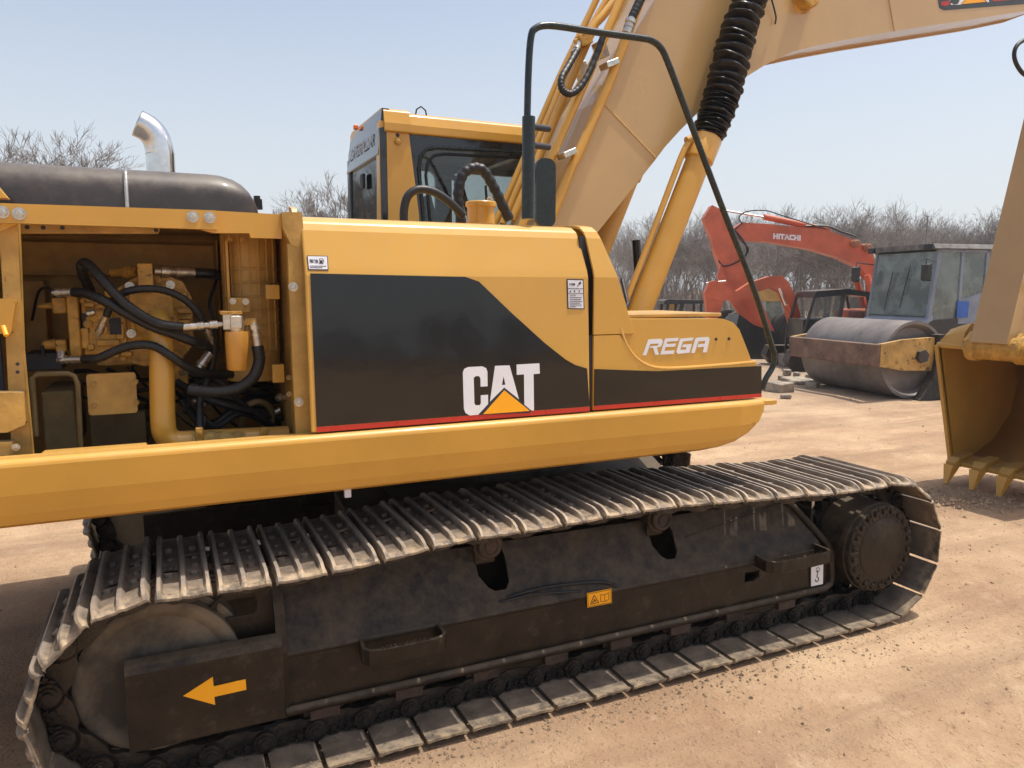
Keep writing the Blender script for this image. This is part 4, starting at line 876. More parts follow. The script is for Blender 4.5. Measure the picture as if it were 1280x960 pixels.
# black upper side panel with rounded window opening
sp0 = [cpx(*p) for p in ((511, 158), (700, 178), (760, 190), (760, 420), (524, 420), (514, 200))]
wn = [cpx(*p) for p in ((530, 272), (524, 210), (527, 194), (535, 186), (548, 184), (680, 192), (745, 198), (745, 380), (534, 380))]
sp0 = [(min(x, CX1-.02), max(z, 1.9)) for x, z in sp0]; wn = [(min(x, CX1-.10), max(z, 2.0)) for x, z in wn]
holed(sp0, [wn], CY0+.012, CY0+.04).build('side_panel', NAVY, cab, .003)
MB().tube([(x, CY0+.008, z) for x, z in wn+[wn[0]]], .012, 8).build('window_seal', HND, cab)
ins = [( x+(.05 if x < 2 else -.04), z-.0 if z < 2.1 else z-.035) for x, z in wn]
MB().tube([(x, CY0+.02, z) for x, z in ins+[ins[0]]], .010, 6).build('sliding_frame', RUB, cab)
MB().prism(wn, CY0+.022, CY0+.026).build('side_glass', GLS, cab)
# far side wall with two windows
fw = [(CX0+.02, 1.9), (CX1, 1.9), (CX1, zr), (CX0+.02, zr)]
holed(fw, [rrect(CX0+.14, 2.02, 1.95, zr-.10, .06), rrect(2.08, 1.98, CX1-.10, zr-.10, .06)], CY1-.04, CY1).build('door_side_panel', NAVY, cab, .003)
MB().prism(rrect(CX0+.14, 2.02, 1.95, zr-.10, .06), CY1-.022, CY1-.018).prism(rrect(2.08, 1.98, CX1-.10, zr-.10, .06), CY1-.022, CY1-.018).build('door_glass', GLS, cab)
# rear face: black frame, header with lettering, glass
def rear_frame():
    bm = MB(); x = CX0
    bm.box((x-.012, CY0-.004, 1.62), (x+.04, CY0+.09, zr+.01)).box((x-.012, CY1-.07, 1.62), (x+.04, CY1, zr-.06)).box((x-.012, CY0+.09, 1.60), (x+.04, CY1-.07, 1.74))
    return bm
rf = rear_frame().build('rear_frame', NAVY, cab, .012)
hd = MB().loft([[(CX0-.018, y, zr-.16), (CX0+.045, y, zr-.16), (CX0+.06, y, zr+.125), (CX0+.012, y, zr+.125-dz_)] for y, dz_ in ((CY0+.01, .0), (CY0+.3, .0), (CY1-.25, .02), (CY1-.02, .06))], smooth=False).build('rear_header', NAVY, cab, .008)
MB().box((CX0+.004, CY0+.09, 1.74), (CX0+.010, CY1-.07, zr-.15)).build('rear_glass', GLSR, cab)
M = Matrix(((0, .11, -1, 0), (-1, 0, 0, 0), (0, .99, .11, 0), (0, 0, 0, 1))); M.translation = Vector((CX0-.0165, CY1-.06, zr-.08))-orig(cab)
textmesh('CATERPILLAR', .118, 'header_lettering', mat('faded_white_letter', (.45, .45, .45), .5), cab, M)
MB().box((CX0-.02, CY1-.30, zr+.11), (CX0+.01, CY1-.26, zr+.14)).build('marker_lamp', mat('amber_lens', (.9, .2, .02), .3), cab, .006)
MB().box((CX0-.03, CY0+.38, 2.58), (CX0-.008, CY0+.46, 2.68)).build('window_latch', INK, rf, .01)
q = bolt(cab, at(497, 177, CY0), .02, YEL2); MB().cyl(at(497, 169, CY0-.004), at(497, 169, CY0), .012, n=12).build('bolt_hole', INK, cab)
# front window frame + headliner + interior
MB().box((CX1-.05, CY0+.05, 1.9), (CX1, CY0+.12, zr)).box((CX1-.05, CY1-.1, 1.9), (CX1, CY1-.04, zr)).box((CX1-.05, CY0+.05, zr-.06), (CX1, CY1-.04, zr)).build('front_frame', NAVY, cab, .006)
MB().box((CX1-.03, CY0+.1, 1.5), (CX1-.024, CY1-.08, zr-.05)).build('front_glass', GLS, cab)
MB().box((CX0+.05, CY0+.06, zr-.05), (CX1-.05, CY1-.05, zr-.022)).build('headliner', INTE, cab)
MB().box((2.28, CY0+.2, zr-.08), (2.34, CY1-.1, zr-.05)).box((2.52, CY0+.3, 2.35), (2.9, CY0+.34, zr-.06)).build('roof_blind', DRK, cab)
st = MB(); st.loft([[(x, y, z) for x, z in ((1.72, 1.95), (1.60, 2.5), (1.70, 2.56), (1.86, 2.0))] for y in (5.02, 5.46)], smooth=False).box((1.70, 5.0, 1.82), (2.2, 5.48, 1.97))
st = st.build('driver_seat', SEAT, cab, .05, 4)
MB().box((1.60, 5.12, 2.56), (1.68, 5.36, 2.76)).build('headrest', SEAT, st, .03, 3)
MB().tube(crom([at(545, 219, 4.95), at(562, 220, 4.95), at(574, 228, 4.95), at(580, 245, 4.95), at(592, 290, 4.95)]), .020, 8).tube([at(607, 232, 5.3), at(609, 262, 5.3)], .01, 8).build('seat_arm', RUB, cab)

# ---- boom ------------------------------------------------------------------------
BY0, BY1 = MC-.26, MC+.26
lo = [(640, 420), (700, 322), (744, 294), (819, 200), (831, 184), (850, 163), (869, 144), (888, 127), (910, 109), (936, 94), (960, 79), (990, 65), (1022, 57), (1055, 50), (1117, 39), (1280, 14), (1330, 4), (1420, -30)]
hi = [(1420, -170), (1330, -215), (1200, -225), (1080, -228), (990, -215), (920, -170), (870, -100), (825, -10), (745, 125), (683, 272), (640, 360)]
bm_ = MB().prism([xz(*p, BY0) for p in lo+hi], BY0, BY0+.022).build('boom', mat('boom_paint', (.53, .345, .145), .32, var=.05, vs=1.1, bump=.05, bs=4, coat=.45), EX, .003)
BOOMP = MATS['boom_paint']
def inset(pts, d):   # pull outline inward a little for the box web
    out = []; n = len(pts)
    for i in range(n):
        a, b_, c_ = Vector(pts[i-1]), Vector(pts[i]), Vector(pts[(i+1) % n]); t = (c_-a).normalized(); nn_ = Vector((-t.y, t.x)); out.append(tuple(b_+nn_*d))
    return out
op = [xz(*p, BY0) for p in lo+hi]; ip = inset(op, .016)
MB().prism(ip, BY0+.02, BY1-.02).build('boom_box', BOOMP, bm_, .003)
MB().prism(op, BY1-.022, BY1).build('boom_side_plate', BOOMP, bm_, .003)
for a, b_ in (((750, 125), (819, 197)), ((1111, 0), (1118, 39)), ((1111, 0), (1096, -120))): MB().tube([at(*a, BY0), at(*b_, BY0)], .006, 6).build('weld_seam', BOOMP, bm_)
# boss where the cylinder rods are pinned
bp_ = xz(1003, -2, BY0); MB().lathe((bp_[0], BY0-.09, bp_[1]), (bp_[0], BY1+.09, bp_[1]), [(0, .001), (0, .07), (.01, .08), (.08, .085), (.10, .115), (.60, .115), (.62, .085), (.70, .07), (.70, .001)], 24).build('pin_boss', YEL2, bm_)
MB().tube(crom([at(962, -10, BY0-.03), at(968, 12, BY0-.03), at(970, 22, BY0-.02), at(969, 30, BY0-.02)]), .006, 6).build('loose_cable', RUB, bm_)
# decal on the upper boom (its lower edge with the logo is in view)
def bdec(px, name, m, d): MB().prism([xz(*p, BY0) for p in px], BY0-d-.001, BY0-d).build(name, m, bm_)
bdec([(1166, -40), (1320, -55), (1320, 2), (1180, 13), (1174, 10)], 'boom_decal', mat('decal_grey', (.05, .06, .055), .4, var=.1), .001)
bdec([(1176, 2.5), (1186, 1.2), (1187, 5.5), (1181, 8), (1176, 6)], 'decal_stripe', RED, .0022)
bdec([(1176, -38), (1200, -40), (1203, -30), (1188, -14), (1187, 3), (1192, 6), (1197, 5), (1199, 1), (1202, -6), (1214, -36), (1224, -37), (1234, -4), (1236, 2), (1234.5, 3.5), (1218, -14), (1200, 6), (1188, 6)], 'decal_letters', WHT, .0022)
bdec([(1201, 5.5), (1217, -11), (1232, 2.5)], 'decal_triangle', ORG, .0035)
bdec([(1241, -1), (1300, -5.5), (1300, -3), (1241, 2)], 'decal_stripe', RED, .0022)
# hydraulic lines running up the back of the boom
def lineup(px, Yp, r, name='boom_line', m=YEL): return MB().tube([at(*p, Yp) for p in px], r, 12).build(name, m, bm_)
lineup([(640, 310), (688, 200), (742, 78), (775, 2), (810, -75)], BY0+.02, .026)
lineup([(640, 275), (668, 210), (700, 132), (730, 62), (744, 30), (752, 22), (800, -40)], BY0+.16, .026)
lineup([(628, 280), (660, 205), (690, 137), (712, 82), (735, 40), (770, -20)], BY0+.30, .022)
lineup([(688, 275), (716, 205), (722, 195), (765, 95), (772, 75), (800, 0), (840, -80)], BY0-.035, .030)
lineup([(616, 285), (642, 228), (664, 178), (700, 95), (755, -20)], BY0+.44, .022)
for p in ((710, 192), (763, 80)):
    a = at(*p, BY0-.05); M = Matrix.Translation(a)@Matrix.Rotation(R(-24), 4, 'Y'); MB().box((-.045, -.035, -.018), (.045, .06, .018), M).build('line_clamp', ZNC, bm_, .006)
for p, Yk in (((728, 88), BY0+.28), ((752, 62), BY0+.1)):
    a = at(*p, Yk); M = Matrix.Translation(a)@Matrix.Rotation(R(-24), 4, 'Y'); MB().box((-.03, -.03, -.05), (.03, .05, .05), M).build('line_clamp', ZNC, bm_, .006)
hose([(722, 62, BY0+.1), (712, 80, BY0+.05), (702, 98, BY0), (703, 112, BY0-.02), (714, 117, BY0-.03), (728, 105, BY0-.02), (742, 78, BY0), (754, 45, BY0)], .020, step=2, amt=.06, parent=bm_)
fitting(at(717, 70, BY0+.1), at(724, 54, BY0+.12), .020, parent=bm_)
q = MB(); M = Matrix.Translation(at(730, 50, BY0+.12))@Matrix.Rotation(R(-25), 4, 'Y'); q.box((-.04, -.03, -.035), (.04, .03, .035), M); q.box((-.07, -.012, .0), (-.03, .012, .024), M); q.build('tee_block', YEL2, bm_, .005)
fitting(at(790, 22, BY0-.06), at(783, 42, BY0-.06), .026, parent=bm_)
hose([(790, 22, BY0-.06), (798, 5, BY0-.06), (810, -20, BY0-.06), (830, -60, BY0-.05)], .026, amt=.03, parent=bm_)

# ---- boom cylinders --------------------------------------------------------------
def boom_cyl(Yc):
    near = Yc < MC
    base = Vector((at(797, 395, 3.86).x, Yc, at(797, 395, 3.86).z)); top = at(884, 172, 3.86); top = Vector((top.x, Yc, top.z)); ax = (top-base).normalized(); foot = base-ax*.55
    b = MB(); Lc = (top-foot).length
    b.lathe(foot, top, [(0, .001), (0, .075), (Lc-.185, .078), (Lc-.165, .078), (Lc-.155, .093), (Lc-.01, .096), (Lc, .09), (Lc, .001)], 36)
    o = b.build('boom_cylinder', YEL, EX)
    MB().lathe(foot+Vector((0, -.09, 0)), foot+Vector((0, .09, 0)), [(0, .001), (0, .09), (.18, .09), (.18, .001)], 24).build('cylinder_foot', YEL2, o)
    MB().lathe(top-ax*.004, top+ax*.05, [(0, .001), (0, .083), (.03, .083), (.03, .05), (.05, .05)], 30).build('cylinder_gland', ZNC, o)
    for i in range(10):
        a = 2*math.pi*i/10; u = ax.orthogonal().normalized(); v = ax.cross(u); bolt(o, top+ax*.0+(u*math.cos(a)+v*math.sin(a))*.080, .007, INK, ax)
    # rod inside gathered rubber bellows
    bt = at(944, -20, 3.86); bt = Vector((bt.x, Yc, bt.z)); up_ = bt+(bt-top).normalized()*.55
    MB().cyl(top, up_, .045).build('cylinder_rod', CHR, o)
    if near:
        rg = random.Random(4); d = (bt-top); rings = []; s = 0; Ltot = (up_-top).length; dirv = (up_-top).normalized(); u = dirv.orthogonal().normalized(); v = dirv.cross(u)
        ph = 0
        while s < Ltot:
            pitch_ = .045*(.45 if s < .25 else 1)*rg.uniform(.8, 1.25)*(1+.25*min(1, s)); amp = .010+.010*min(1, s/.4)
            for t_, rr_ in ((0, -1), (.25, -.2), (.45, .8), (.55, 1), (.7, .9), (.9, -.4)):
                ph += .35; rad = .092+.008*math.sin(s*4)+amp*rr_; tilt = .010*math.sin(ph*.7+s*9)
                cen = top+dirv*(s+t_*pitch_)+Vector((.012*math.sin(s*7), 0, 0))
                rings.append([cen+(u*math.cos(k)+v*math.sin(k))*(rad+.004*math.sin(3*k+ph)+.003*math.sin(7*k+ph*2))+dirv*tilt*math.cos(k+ph*.2) for k in [2*math.pi*i/36 for i in range(36)]])
            s += pitch_
        MB().loft(rings).build('rod_bellows', BEL, o)
    # oil line along the barrel
    u = Vector((-1, 0, .42)).normalized(); pA = top-ax*.10+u*.115
    MB().tube(crom([top-ax*.04+u*.09, pA, top-ax*.22+u*.125, top-ax*.7+u*.118, base+u*.115, base-ax*.1+u*.12, base-ax*.4+u*.1], 5), .019, 10).build('cylinder_line', YEL, o)
    MB().lathe(top-ax*.02+u*.05, top-ax*.09+u*.135, [(0, .001), (0, .03), (.06, .03), (.07, .025), (.11, .022), (.11, .001)], 12).build('line_port', YEL2, o)
boom_cyl(3.86); boom_cyl(4.64)
# turret plates carrying the boom and cylinder feet
q = MB()
for Yk in (MC-.30, MC+.275): q.prism([(1.6, 1.3), (2.72, 1.3), (2.60, 1.62), (2.1, 2.05), (1.95, 2.15), (1.75, 2.05)], Yk, Yk+.025)
q.prism([(2.2, 1.3), (2.72, 1.3), (2.6, 1.6), (2.3, 1.55)], 3.72, 3.75).build('boom_bracket', YEL, EX, .006)
for pts_, r_ in (([at(775, 395, 3.6), at(785, 380, 3.7), at(778, 350, 3.9)], .012), ([at(795, 300, 4.6), at(798, 350, 4.6), at(790, 390, 4.6)], .03)): MB().tube(pts_, r_, 8).build('bracket_hose', RUB, EX)
# narrow black post seen between the cylinders
MB().box((2.42, 4.4, 1.75), (2.50, 4.6, 2.25)).build('black_post', DRK, EX, .02)

# ---- stick and bucket --------------------------------------------------------------
SY0, SY1 = MC-.165, MC+.165
sB = at(1213, 425, SY1); sT = at(1283, 135, SY1)
dv = Vector((sT.x-sB.x, 0, sT.z-sB.z)).normalized(); pv = Vector((dv.z, 0, -dv.x))
b0 = sB-dv*.02; t0 = sB+dv*3.6
pts3 = [b0, b0+dv*.9, t0, t0+pv*.45, b0+dv*1.4+pv*.50, b0+pv*.27+dv*.05]
STKP = mat('stick_paint', (.47, .30, .125), .38, var=.06, vs=1.3, coat=.3, bump=.05, bs=5)
stick_o = MB().prism([(p.x, p.z) for p in pts3], SY0, SY1).build('stick', STKP, EX, .006)
# lower pivot tube of the stick
piv = b0+pv*.13-dv*.02
MB().lathe((piv.x, SY0-.13, piv.z), (piv.x, SY1+.11, piv.z), [(0, .001), (0, .10), (.02, .105), (.03, .128), (.09, .128), (.10, .108), (.44, .108), (.45, .125), (.52, .125), (.54, .10), (.54, .001)], 30).build('bucket_pivot', YEL2, stick_o)
lk = piv+pv*.42+dv*.28
MB().prism([(p.x, p.z) for p in (piv+pv*.25+dv*.0, piv+pv*.30+dv*.75, piv+pv*.46+dv*.80, piv+pv*.60+dv*.1)], SY0-.06, SY0-.02).build('bucket_link', YEL, stick_o, .006)
MB().lathe((piv.x+.18, SY0-.09, piv.z+.55), (piv.x+.18, SY0, piv.z+.55), [(0, .001), (0, .04), (.01, .05), (.09, .05), (.09, .001)], 16).build('link_pin', YEL2, stick_o)
hose([(1293, 100, 3.95), (1277, 90, 3.95), (1268, 72, 3.95), (1272, 56, 3.95), (1290, 45, 3.95)], .016, amt=0, parent=stick_o)
# top end behind the frame: cylinder that works the stick
boomtip = at(1400, -60, BY0)
MB().lathe((boomtip.x, SY0-.1, boomtip.z), (boomtip.x, SY1+.1, boomtip.z), [(0, .001), (0, .1), (.53, .1), (.53, .001)], 20).build('stick_pivot', YEL2, stick_o)
# bucket
KY0, KY1 = MC-.63, MC+.52
tz = .16
tip = gnd(1195, 608, .0)
xo = 6.86     # plane of the mouth, teeth down
zlip = at(1188, 575, KY1).z
BKT = mat('bucket_paint', (.50, .285, .055), .42, var=.10, vs=1.2, bump=.12, bs=14, dust=.25, dustcol=(.45, .32, .18))
mouth_top = at(1171, 431, KY1); mouth_bot = at(1189, 575, KY1)
mt, mb2 = (mouth_top.x, mouth_top.z), (mouth_bot.x, mouth_bot.z)
back = [(mb2[0]+.30, mb2[1]+.02), (mb2[0]+.62, mb2[1]+.16), (mb2[0]+.86, mb2[1]+.42), (mb2[0]+.94, mb2[1]+.75), (mb2[0]+.84, mb2[1]+1.02), (mt[0]+.55, mt[1]+.10), (mt[0]+.28, mt[1]+.13), (mt[0]+.08, mt[1]+.06)]
outl = [mt, mb2]+back
bk = MB().prism(outl, KY1-.022, KY1).build('bucket', BKT, EX, .004)
MB().prism(outl, KY0, KY0+.022).build('bucket_side_plate', BKT, bk, .004)
# curved shell between the side plates
loop = [mb2]+back+[mt]
mb_ = MB(); mb_.loft([[(x, y, z) for x, z in loop] for y in (KY0+.02, KY1-.02)], closed=False, caps=False, smooth=False)
sh = mb_.build('bucket_shell', BKT, bk); k = sh.modifiers.new('s', 'SOLIDIFY'); k.thickness = .02; k.offset = 0
for p in sh.data.polygons: p.use_smooth = True
# thick lip, side cutters, top lip beam
lipd = Vector((mb2[0]-mt[0], 0, mb2[1]-mt[1])).normalized()
def lipbox(a, b_, ya, yb, th, nm, m=BKT, bev=.006):
    a = Vector(a); b_ = Vector(b_); t_ = (b_-a).normalized(); n_ = Vector((t_.z, 0, -t_.x))*th/2
    return MB().prism([((a-n_).x, (a-n_).z), ((b_-n_).x, (b_-n_).z), ((b_+n_).x, (b_+n_).z), ((a+n_).x, (a+n_).z)], ya, yb).build(nm, m, bk, bev)
e = Vector((mb2[0], 0, mb2[1]))
lipbox(e+Vector((.20, 0, .03)), e+Vector((-.03, 0, -.02)), KY0, KY1, .04, 'cutting_edge')
for ya in (KY0-.012, KY1-.022): lipbox((mt[0], 0, mt[1]), e+Vector((-.01, 0, -.01)), ya, ya+.034, .045, 'side_cutter')
MB().lathe((mt[0]+.02, KY0, mt[1]+.0), (mt[0]+.02, KY1, mt[1]), [(0, .001), (0, .028), (KY1-KY0, .028), (KY1-KY0, .001)], 12).build('mouth_bar', BKT, bk)
tt = 5
for i in range(tt):
    yc = KY1-.055-(KY1-KY0-.11)*i/(tt-1)
    ad = MB().loft([[(e.x+dx, yc+s_*wd, e.z+dz) for s_, wd in ((-1, w1), (1, w1)) for dx, dz in (((.16, -.035), (.16, .085)) if s_ < 0 else ((.16, .085), (.16, -.035)))] for w1 in (.055,)]+[[(e.x+dx, yc+s_*w1, e.z+dz) for s_, w1, dx, dz in ((-1, .062, -.05, -.05), (-1, .062, -.04, .05), (1, .062, -.04, .05), (1, .062, -.05, -.05))], [(e.x+dx, yc+s_*w1, e.z+dz) for s_, w1, dx, dz in ((-1, .05, -.08, -.075), (-1, .05, -.09, .0), (1, .05, -.09, .0), (1, .05, -.08, -.075))]], smooth=False).build('tooth_adapter', BKT, bk, .012, 3)
    tz_ = max(.005, e.z-.235)
    MB().loft([[(e.x-.075+dx, yc+sy*.052, e.z-.055+dz) for sy, dx, dz in ((-1, -.045, .035), (-1, .05, .0), (1, .05, .0), (1, -.045, .035))], [(e.x-.135+dx, yc+sy*.022, tz_+dz) for sy, dx, dz in ((-1, -.012, .0), (-1, .010, .0), (1, .010, .0), (1, -.012, .0))]], smooth=False).build('bucket_tooth', YEL, ad, .006)
# hinge ears on the bucket crown
for ya in (SY0-.075, SY1+.035):
    MB().prism([(mt[0]+.08, mt[1]+.04), (piv.x-.12, piv.z+.06), (piv.x-.02, piv.z+.15), (piv.x+.12, piv.z+.10), (piv.x+.42, piv.z+.14), (piv.x+.52, piv.z+.0), (mt[0]+.75, mt[1]+.02)], ya, ya+.035).build('hinge_ear', BKT, bk, .008)
# rounded crown in front of the pivot
cr = MB(); rr3 = []
for y_, s_ in ((KY1-.01, .0), (KY1-.06, .6), (KY1-.18, .9), (SY1+.10, 1.)):
    rr3.append([(mt[0]+.0+.02*(1-s_), y_, mt[1]), (mt[0]+.02, y_, mt[1]+.03+.10*s_), (mt[0]+.10, y_, mt[1]+.06+.15*s_), (mt[0]+.26, y_, mt[1]+.10+.13*s_), (mt[0]+.45, y_, mt[1]+.08)])
cr.loft(rr3, closed=True); cr.build('bucket_crown', BKT, bk)
# ================================================================ BACKGROUND MACHINES
class LB:
    """builder in a machine's own frame (root may be turned)"""
    def __init__(s, root): s.root = root
    def inv(s, p): return s.root.matrix_basis.inverted()@Vector(p)
def B(mb, name, m, parent, bevel=0, **k): return mb.build(name, m, parent, bevel, local=True, **k)
# ---- road roller
ro = empty('road_roller', (11.95, 9.90, 0), 'single drum road roller with rusty drum frame and grey blue glazed cab', 'road roller', rz=R(-188))
DR = .68
d = MB(); d.lathe((0, -1.05, DR), (0, 1.05, DR), [(.10, .001), (.10, .56), (.0, .63), (0, DR), (2.1, DR), (2.1, .63), (2.0, .56), (2.0, .001)], 56); B(d, 'drum', DRUM, ro)
fm = MB(); fm.prism([(.82, .58), (.87, .60), (.87, .97), (.82, .99)], -1.19, 1.17); fm = B(fm, 'front_bar', RUST, ro, .02)
for s in (-1, 1):
    q = MB(); y0, y1 = (1.08, 1.18) if s > 0 else (-1.20, -1.10)
    q.prism([(.83, .60), (.83, .98), (.35, 1.05), (-.30, 1.08), (-.30, .50), (.35, .52)], y0, y1); sf = B(q, 'side_frame', mat('flaking_yellow_frame', (.46, .27, .07), .6, var=.2, vs=4, chips=.43, chipcol=(.09, .045, .025), dust=.3), ro, .02)
    q = MB(); q.cyl((-.02, s*1.18, .76), (-.02, s*1.25, .76), .12, n=6, smooth=False); B(q, 'axle_box', DRK, sf, .01)
q = MB(); q.box((-1.15, -1.2, .5), (-.85, 1.15, 1.0)).box((-1.6, -.55, .5), (-1.1, .35, 1.0)); B(q, 'rear_bar', RUST, ro, .02)
q = MB(); q.prism([(.02, .0), (-.02, .03), (-.24, .35), (-.31, .75), (-.31, 1.13), (-.50, 1.13), (-.56, .4), (-.75, .0)], 1.10, 1.26); B(q, 'mud_flap', TYR, ro, .01)
# the tractor half stands offset at the articulation
TM = Matrix.Translation((.10, -1.15, -.12))@Matrix.Rotation(R(-3), 4, 'Z')
_B = B
def B(mb, name, m, parent, bevel=0, **k):
    if parent is ro or parent in TP: mb.v = [tuple(TM@Vector(v)) for v in mb.v]
    o = _B(mb, name, m, parent, bevel, **k); TP.append(o); return o
TP = [ro]
# tractor half
q = MB(); q.loft([[(x, y, z) for y, z in ((-.85, .7), (.85, .7), (.85, zt), (-.85, zt))] for x, zt in ((-1.35, 1.15), (-1.75, 1.45), (-3.0, 1.50))], smooth=False); tr = B(q, 'tractor_body', DRK, ro, .03)
q = MB(); q.loft([[(x, y, z) for y, z in ((-.87, zt-.1), (.87, zt-.1), (.87, zt), (-.87, zt))] for x, zt in ((-1.33, 1.17), (-1.75, 1.50), (-1.80, 1.52))], smooth=False); B(q, 'cab_step_edge', BLU, tr, .01)
q = MB(); q.loft([[(x, y, z) for y, z in ((-.75, .8), (.75, .8), (.75, 1.75), (-.75, 1.75))] for x in (-3.05, -4.9)], smooth=False); B(q, 'engine_cover', FARY, ro, .08)
# cab
cx0, cx1, cyw, cz0, cz1 = -3.05, -1.70, .86, 1.45, 2.80
cabr = None
for s in (-1, 1):
    par = cabr or ro; cabr_ = MB(); cabr_.loft([[(cx1+.02, s*cyw, cz0), (cx1-.07, s*cyw, cz0), (cx1-.07, s*(cyw-.07), cz0), (cx1+.02, s*(cyw-.07), cz0)], [(cx1-.13, s*cyw, cz1), (cx1-.22, s*cyw, cz1), (cx1-.22, s*(cyw-.07), cz1), (cx1-.13, s*(cyw-.07), cz1)]], smooth=False)
    cabr_.box((cx0, s*cyw, cz0), (cx0+.08, s*(cyw-.07), cz1)).box((-2.45, s*cyw, cz0), (-2.38, s*(cyw-.06), cz1))
    cabr_.prism([(-2.4, cz0-.1), (-2.4, cz0+.35), (cx0, cz0+.55), (cx0, cz0-.1)], *sorted((s*cyw, s*(cyw-.05))))
    cabr_.box((cx0, s*cyw, cz1-.06), (cx1-.15, s*(cyw-.05), cz1))
    k_ = B(cabr_, 'cab_side', BLU, ro, .01); cabr = cabr or k_
q = MB(); q.loft([[(x, y, z) for y, z in ((-.93, cz1), (.93, cz1), (.86, cz1+.10), (-.86, cz1+.10))] for x in (cx1-.0, cx0-.12)], smooth=False); rfr = B(q, 'cab_roof', mat('weathered_roof', (.16, .15, .14), .7, var=.3, vs=5), cabr, .02)
for y in (-.8, .75):
    q = MB(); q.box((cx1-.02, y-.08, cz1-.02), (cx1+.06, y+.08, cz1+.10)); B(q, 'roof_lamp', DRK, rfr, .01)
q = MB(); q.add([(cx1+.0, -cyw+.06, cz0+.05), (cx1+.0, cyw-.06, cz0+.05), (cx1-.15, cyw-.06, cz1-.04), (cx1-.15, -cyw+.06, cz1-.04)], [(0, 1, 2, 3)]); B(q, 'windscreen', GLSG, cabr, solid=.006)
for s in (-1, 1):
    q = MB(); q.add([(cx1-.08, s*(cyw-.03), cz0), (-2.38, s*(cyw-.03), cz0), (-2.38, s*(cyw-.03), cz1-.05), (cx1-.2, s*(cyw-.03), cz1-.05)], [(0, 1, 2, 3)]); q.add([(-2.45, s*(cyw-.03), cz0+.3), (cx0+.06, s*(cyw-.03), cz0+.5), (cx0+.06, s*(cyw-.03), cz1-.05), (-2.45, s*(cyw-.03), cz1-.05)], [(0, 1, 2, 3)]); B(q, 'cab_side_glass', GLSG, cabr, solid=.006)
q = MB(); q.box((cx0, -cyw+.07, cz0), (cx0+.01, cyw-.07, cz1-.06)); B(q, 'rear_window', GLSG, cabr)
q = MB(); q.box((-2.85, -.28, 1.45), (-2.35, .28, 1.85)).box((-2.9, -.28, 1.8), (-2.78, .28, 2.3)); B(q, 'cab_seat', SEAT, cabr, .05)
q = MB(); q.box((-2.05, -.25, 1.45), (-1.85, .25, 1.85)).tube([(-1.95, .02, 1.8), (-2.1, .02, 2.05)], .03); B(q, 'dashboard', INTE, cabr, .03)
q = MB(); q.tube([(-2.13+.19*math.sin(a)*.35, .19*math.cos(a), 2.07+.19*math.sin(a)*.9) for a in np.linspace(0, 2*math.pi, 20)], .014, 6); B(q, 'steering_wheel', RUB, cabr)
q = MB(); q.box((-1.98, .40, 1.46), (-1.85, .72, 1.62)).box((-2.0, -.7, 1.46), (-1.86, .30, 1.66)); B(q, 'cardboard_box', mat('pale_card', (.5, .46, .36), .8), cabr, .01)
for s in (-1, 1):
    q = MB(); q.tube([(cx1-.1, s*cyw, 2.55), (cx1+.25, s*(cyw+.12), 2.6), (cx1+.25, s*(cyw+.12), 2.45)], .012, 6); mi = B(q, 'mirror_arm', DRK, cabr)
    q = MB(); q.loft([[(cx1+.22, s*(cyw+.02), 2.18), (cx1+.22, s*(cyw+.24), 2.18), (cx1+.22, s*(cyw+.24), 2.52), (cx1+.22, s*(cyw+.02), 2.52)], [(cx1+.29, s*(cyw+.05), 2.21), (cx1+.29, s*(cyw+.21), 2.21), (cx1+.29, s*(cyw+.21), 2.49), (cx1+.29, s*(cyw+.05), 2.49)]], smooth=False); B(q, 'mirror', DRK, mi, .02)
q = MB(); q.tube([(cx1+.02, .1, cz0+.2), (cx1-.05, .25, cz1-.3)], .01, 6).tube([(cx1+.01, -.35, cz0+.15), (cx1-.03, -.2, 2.4)], .01, 6); B(q, 'wiper', INK, cabr)
q = MB(); q.box((-2.62, cyw+.002, cz0+.02), (-2.35, cyw+.012, cz0+.34)); B(q, 'blue_sign', mat('blue_plate', (.03, .12, .45), .4), cabr)
for s in (-1, 1):
    q = MB(); prof = [(0, .001), (0, .30), (.03, .34), (.05, .60), (.10, .70), (.14, .73), (.40, .73), (.44, .70), (.49, .60), (.5, .3), (.5, .001)]
    q.lathe((-3.1, s*.72-.25, .73), (-3.1, s*.72+.25, .73), prof, 40); ty_ = B(q, 'tyre', TYR, ro)
    tm = MB()
    for i in range(22):
        a = 2*math.pi*i/22
        for sy in (-1, 1):
            c0 = Vector((-3.1+.74*math.cos(a), s*.72+sy*.02, .73+.74*math.sin(a))); c1_ = Vector((-3.1+.71*math.cos(a+.16), s*.72+sy*.24, .73+.71*math.sin(a+.16))); tm.tube([c0, c1_], .026, 4, smooth=False)
    B(tm, 'tyre_lugs', TYR, ty_)
    q = MB(); q.lathe((-3.1, s*.72-.2, .73), (-3.1, s*.72+.2, .73), [(0, .001), (0, .28), (.4, .28), (.4, .001)], 24); B(q, 'rim', FARY, ty_)
B = _B
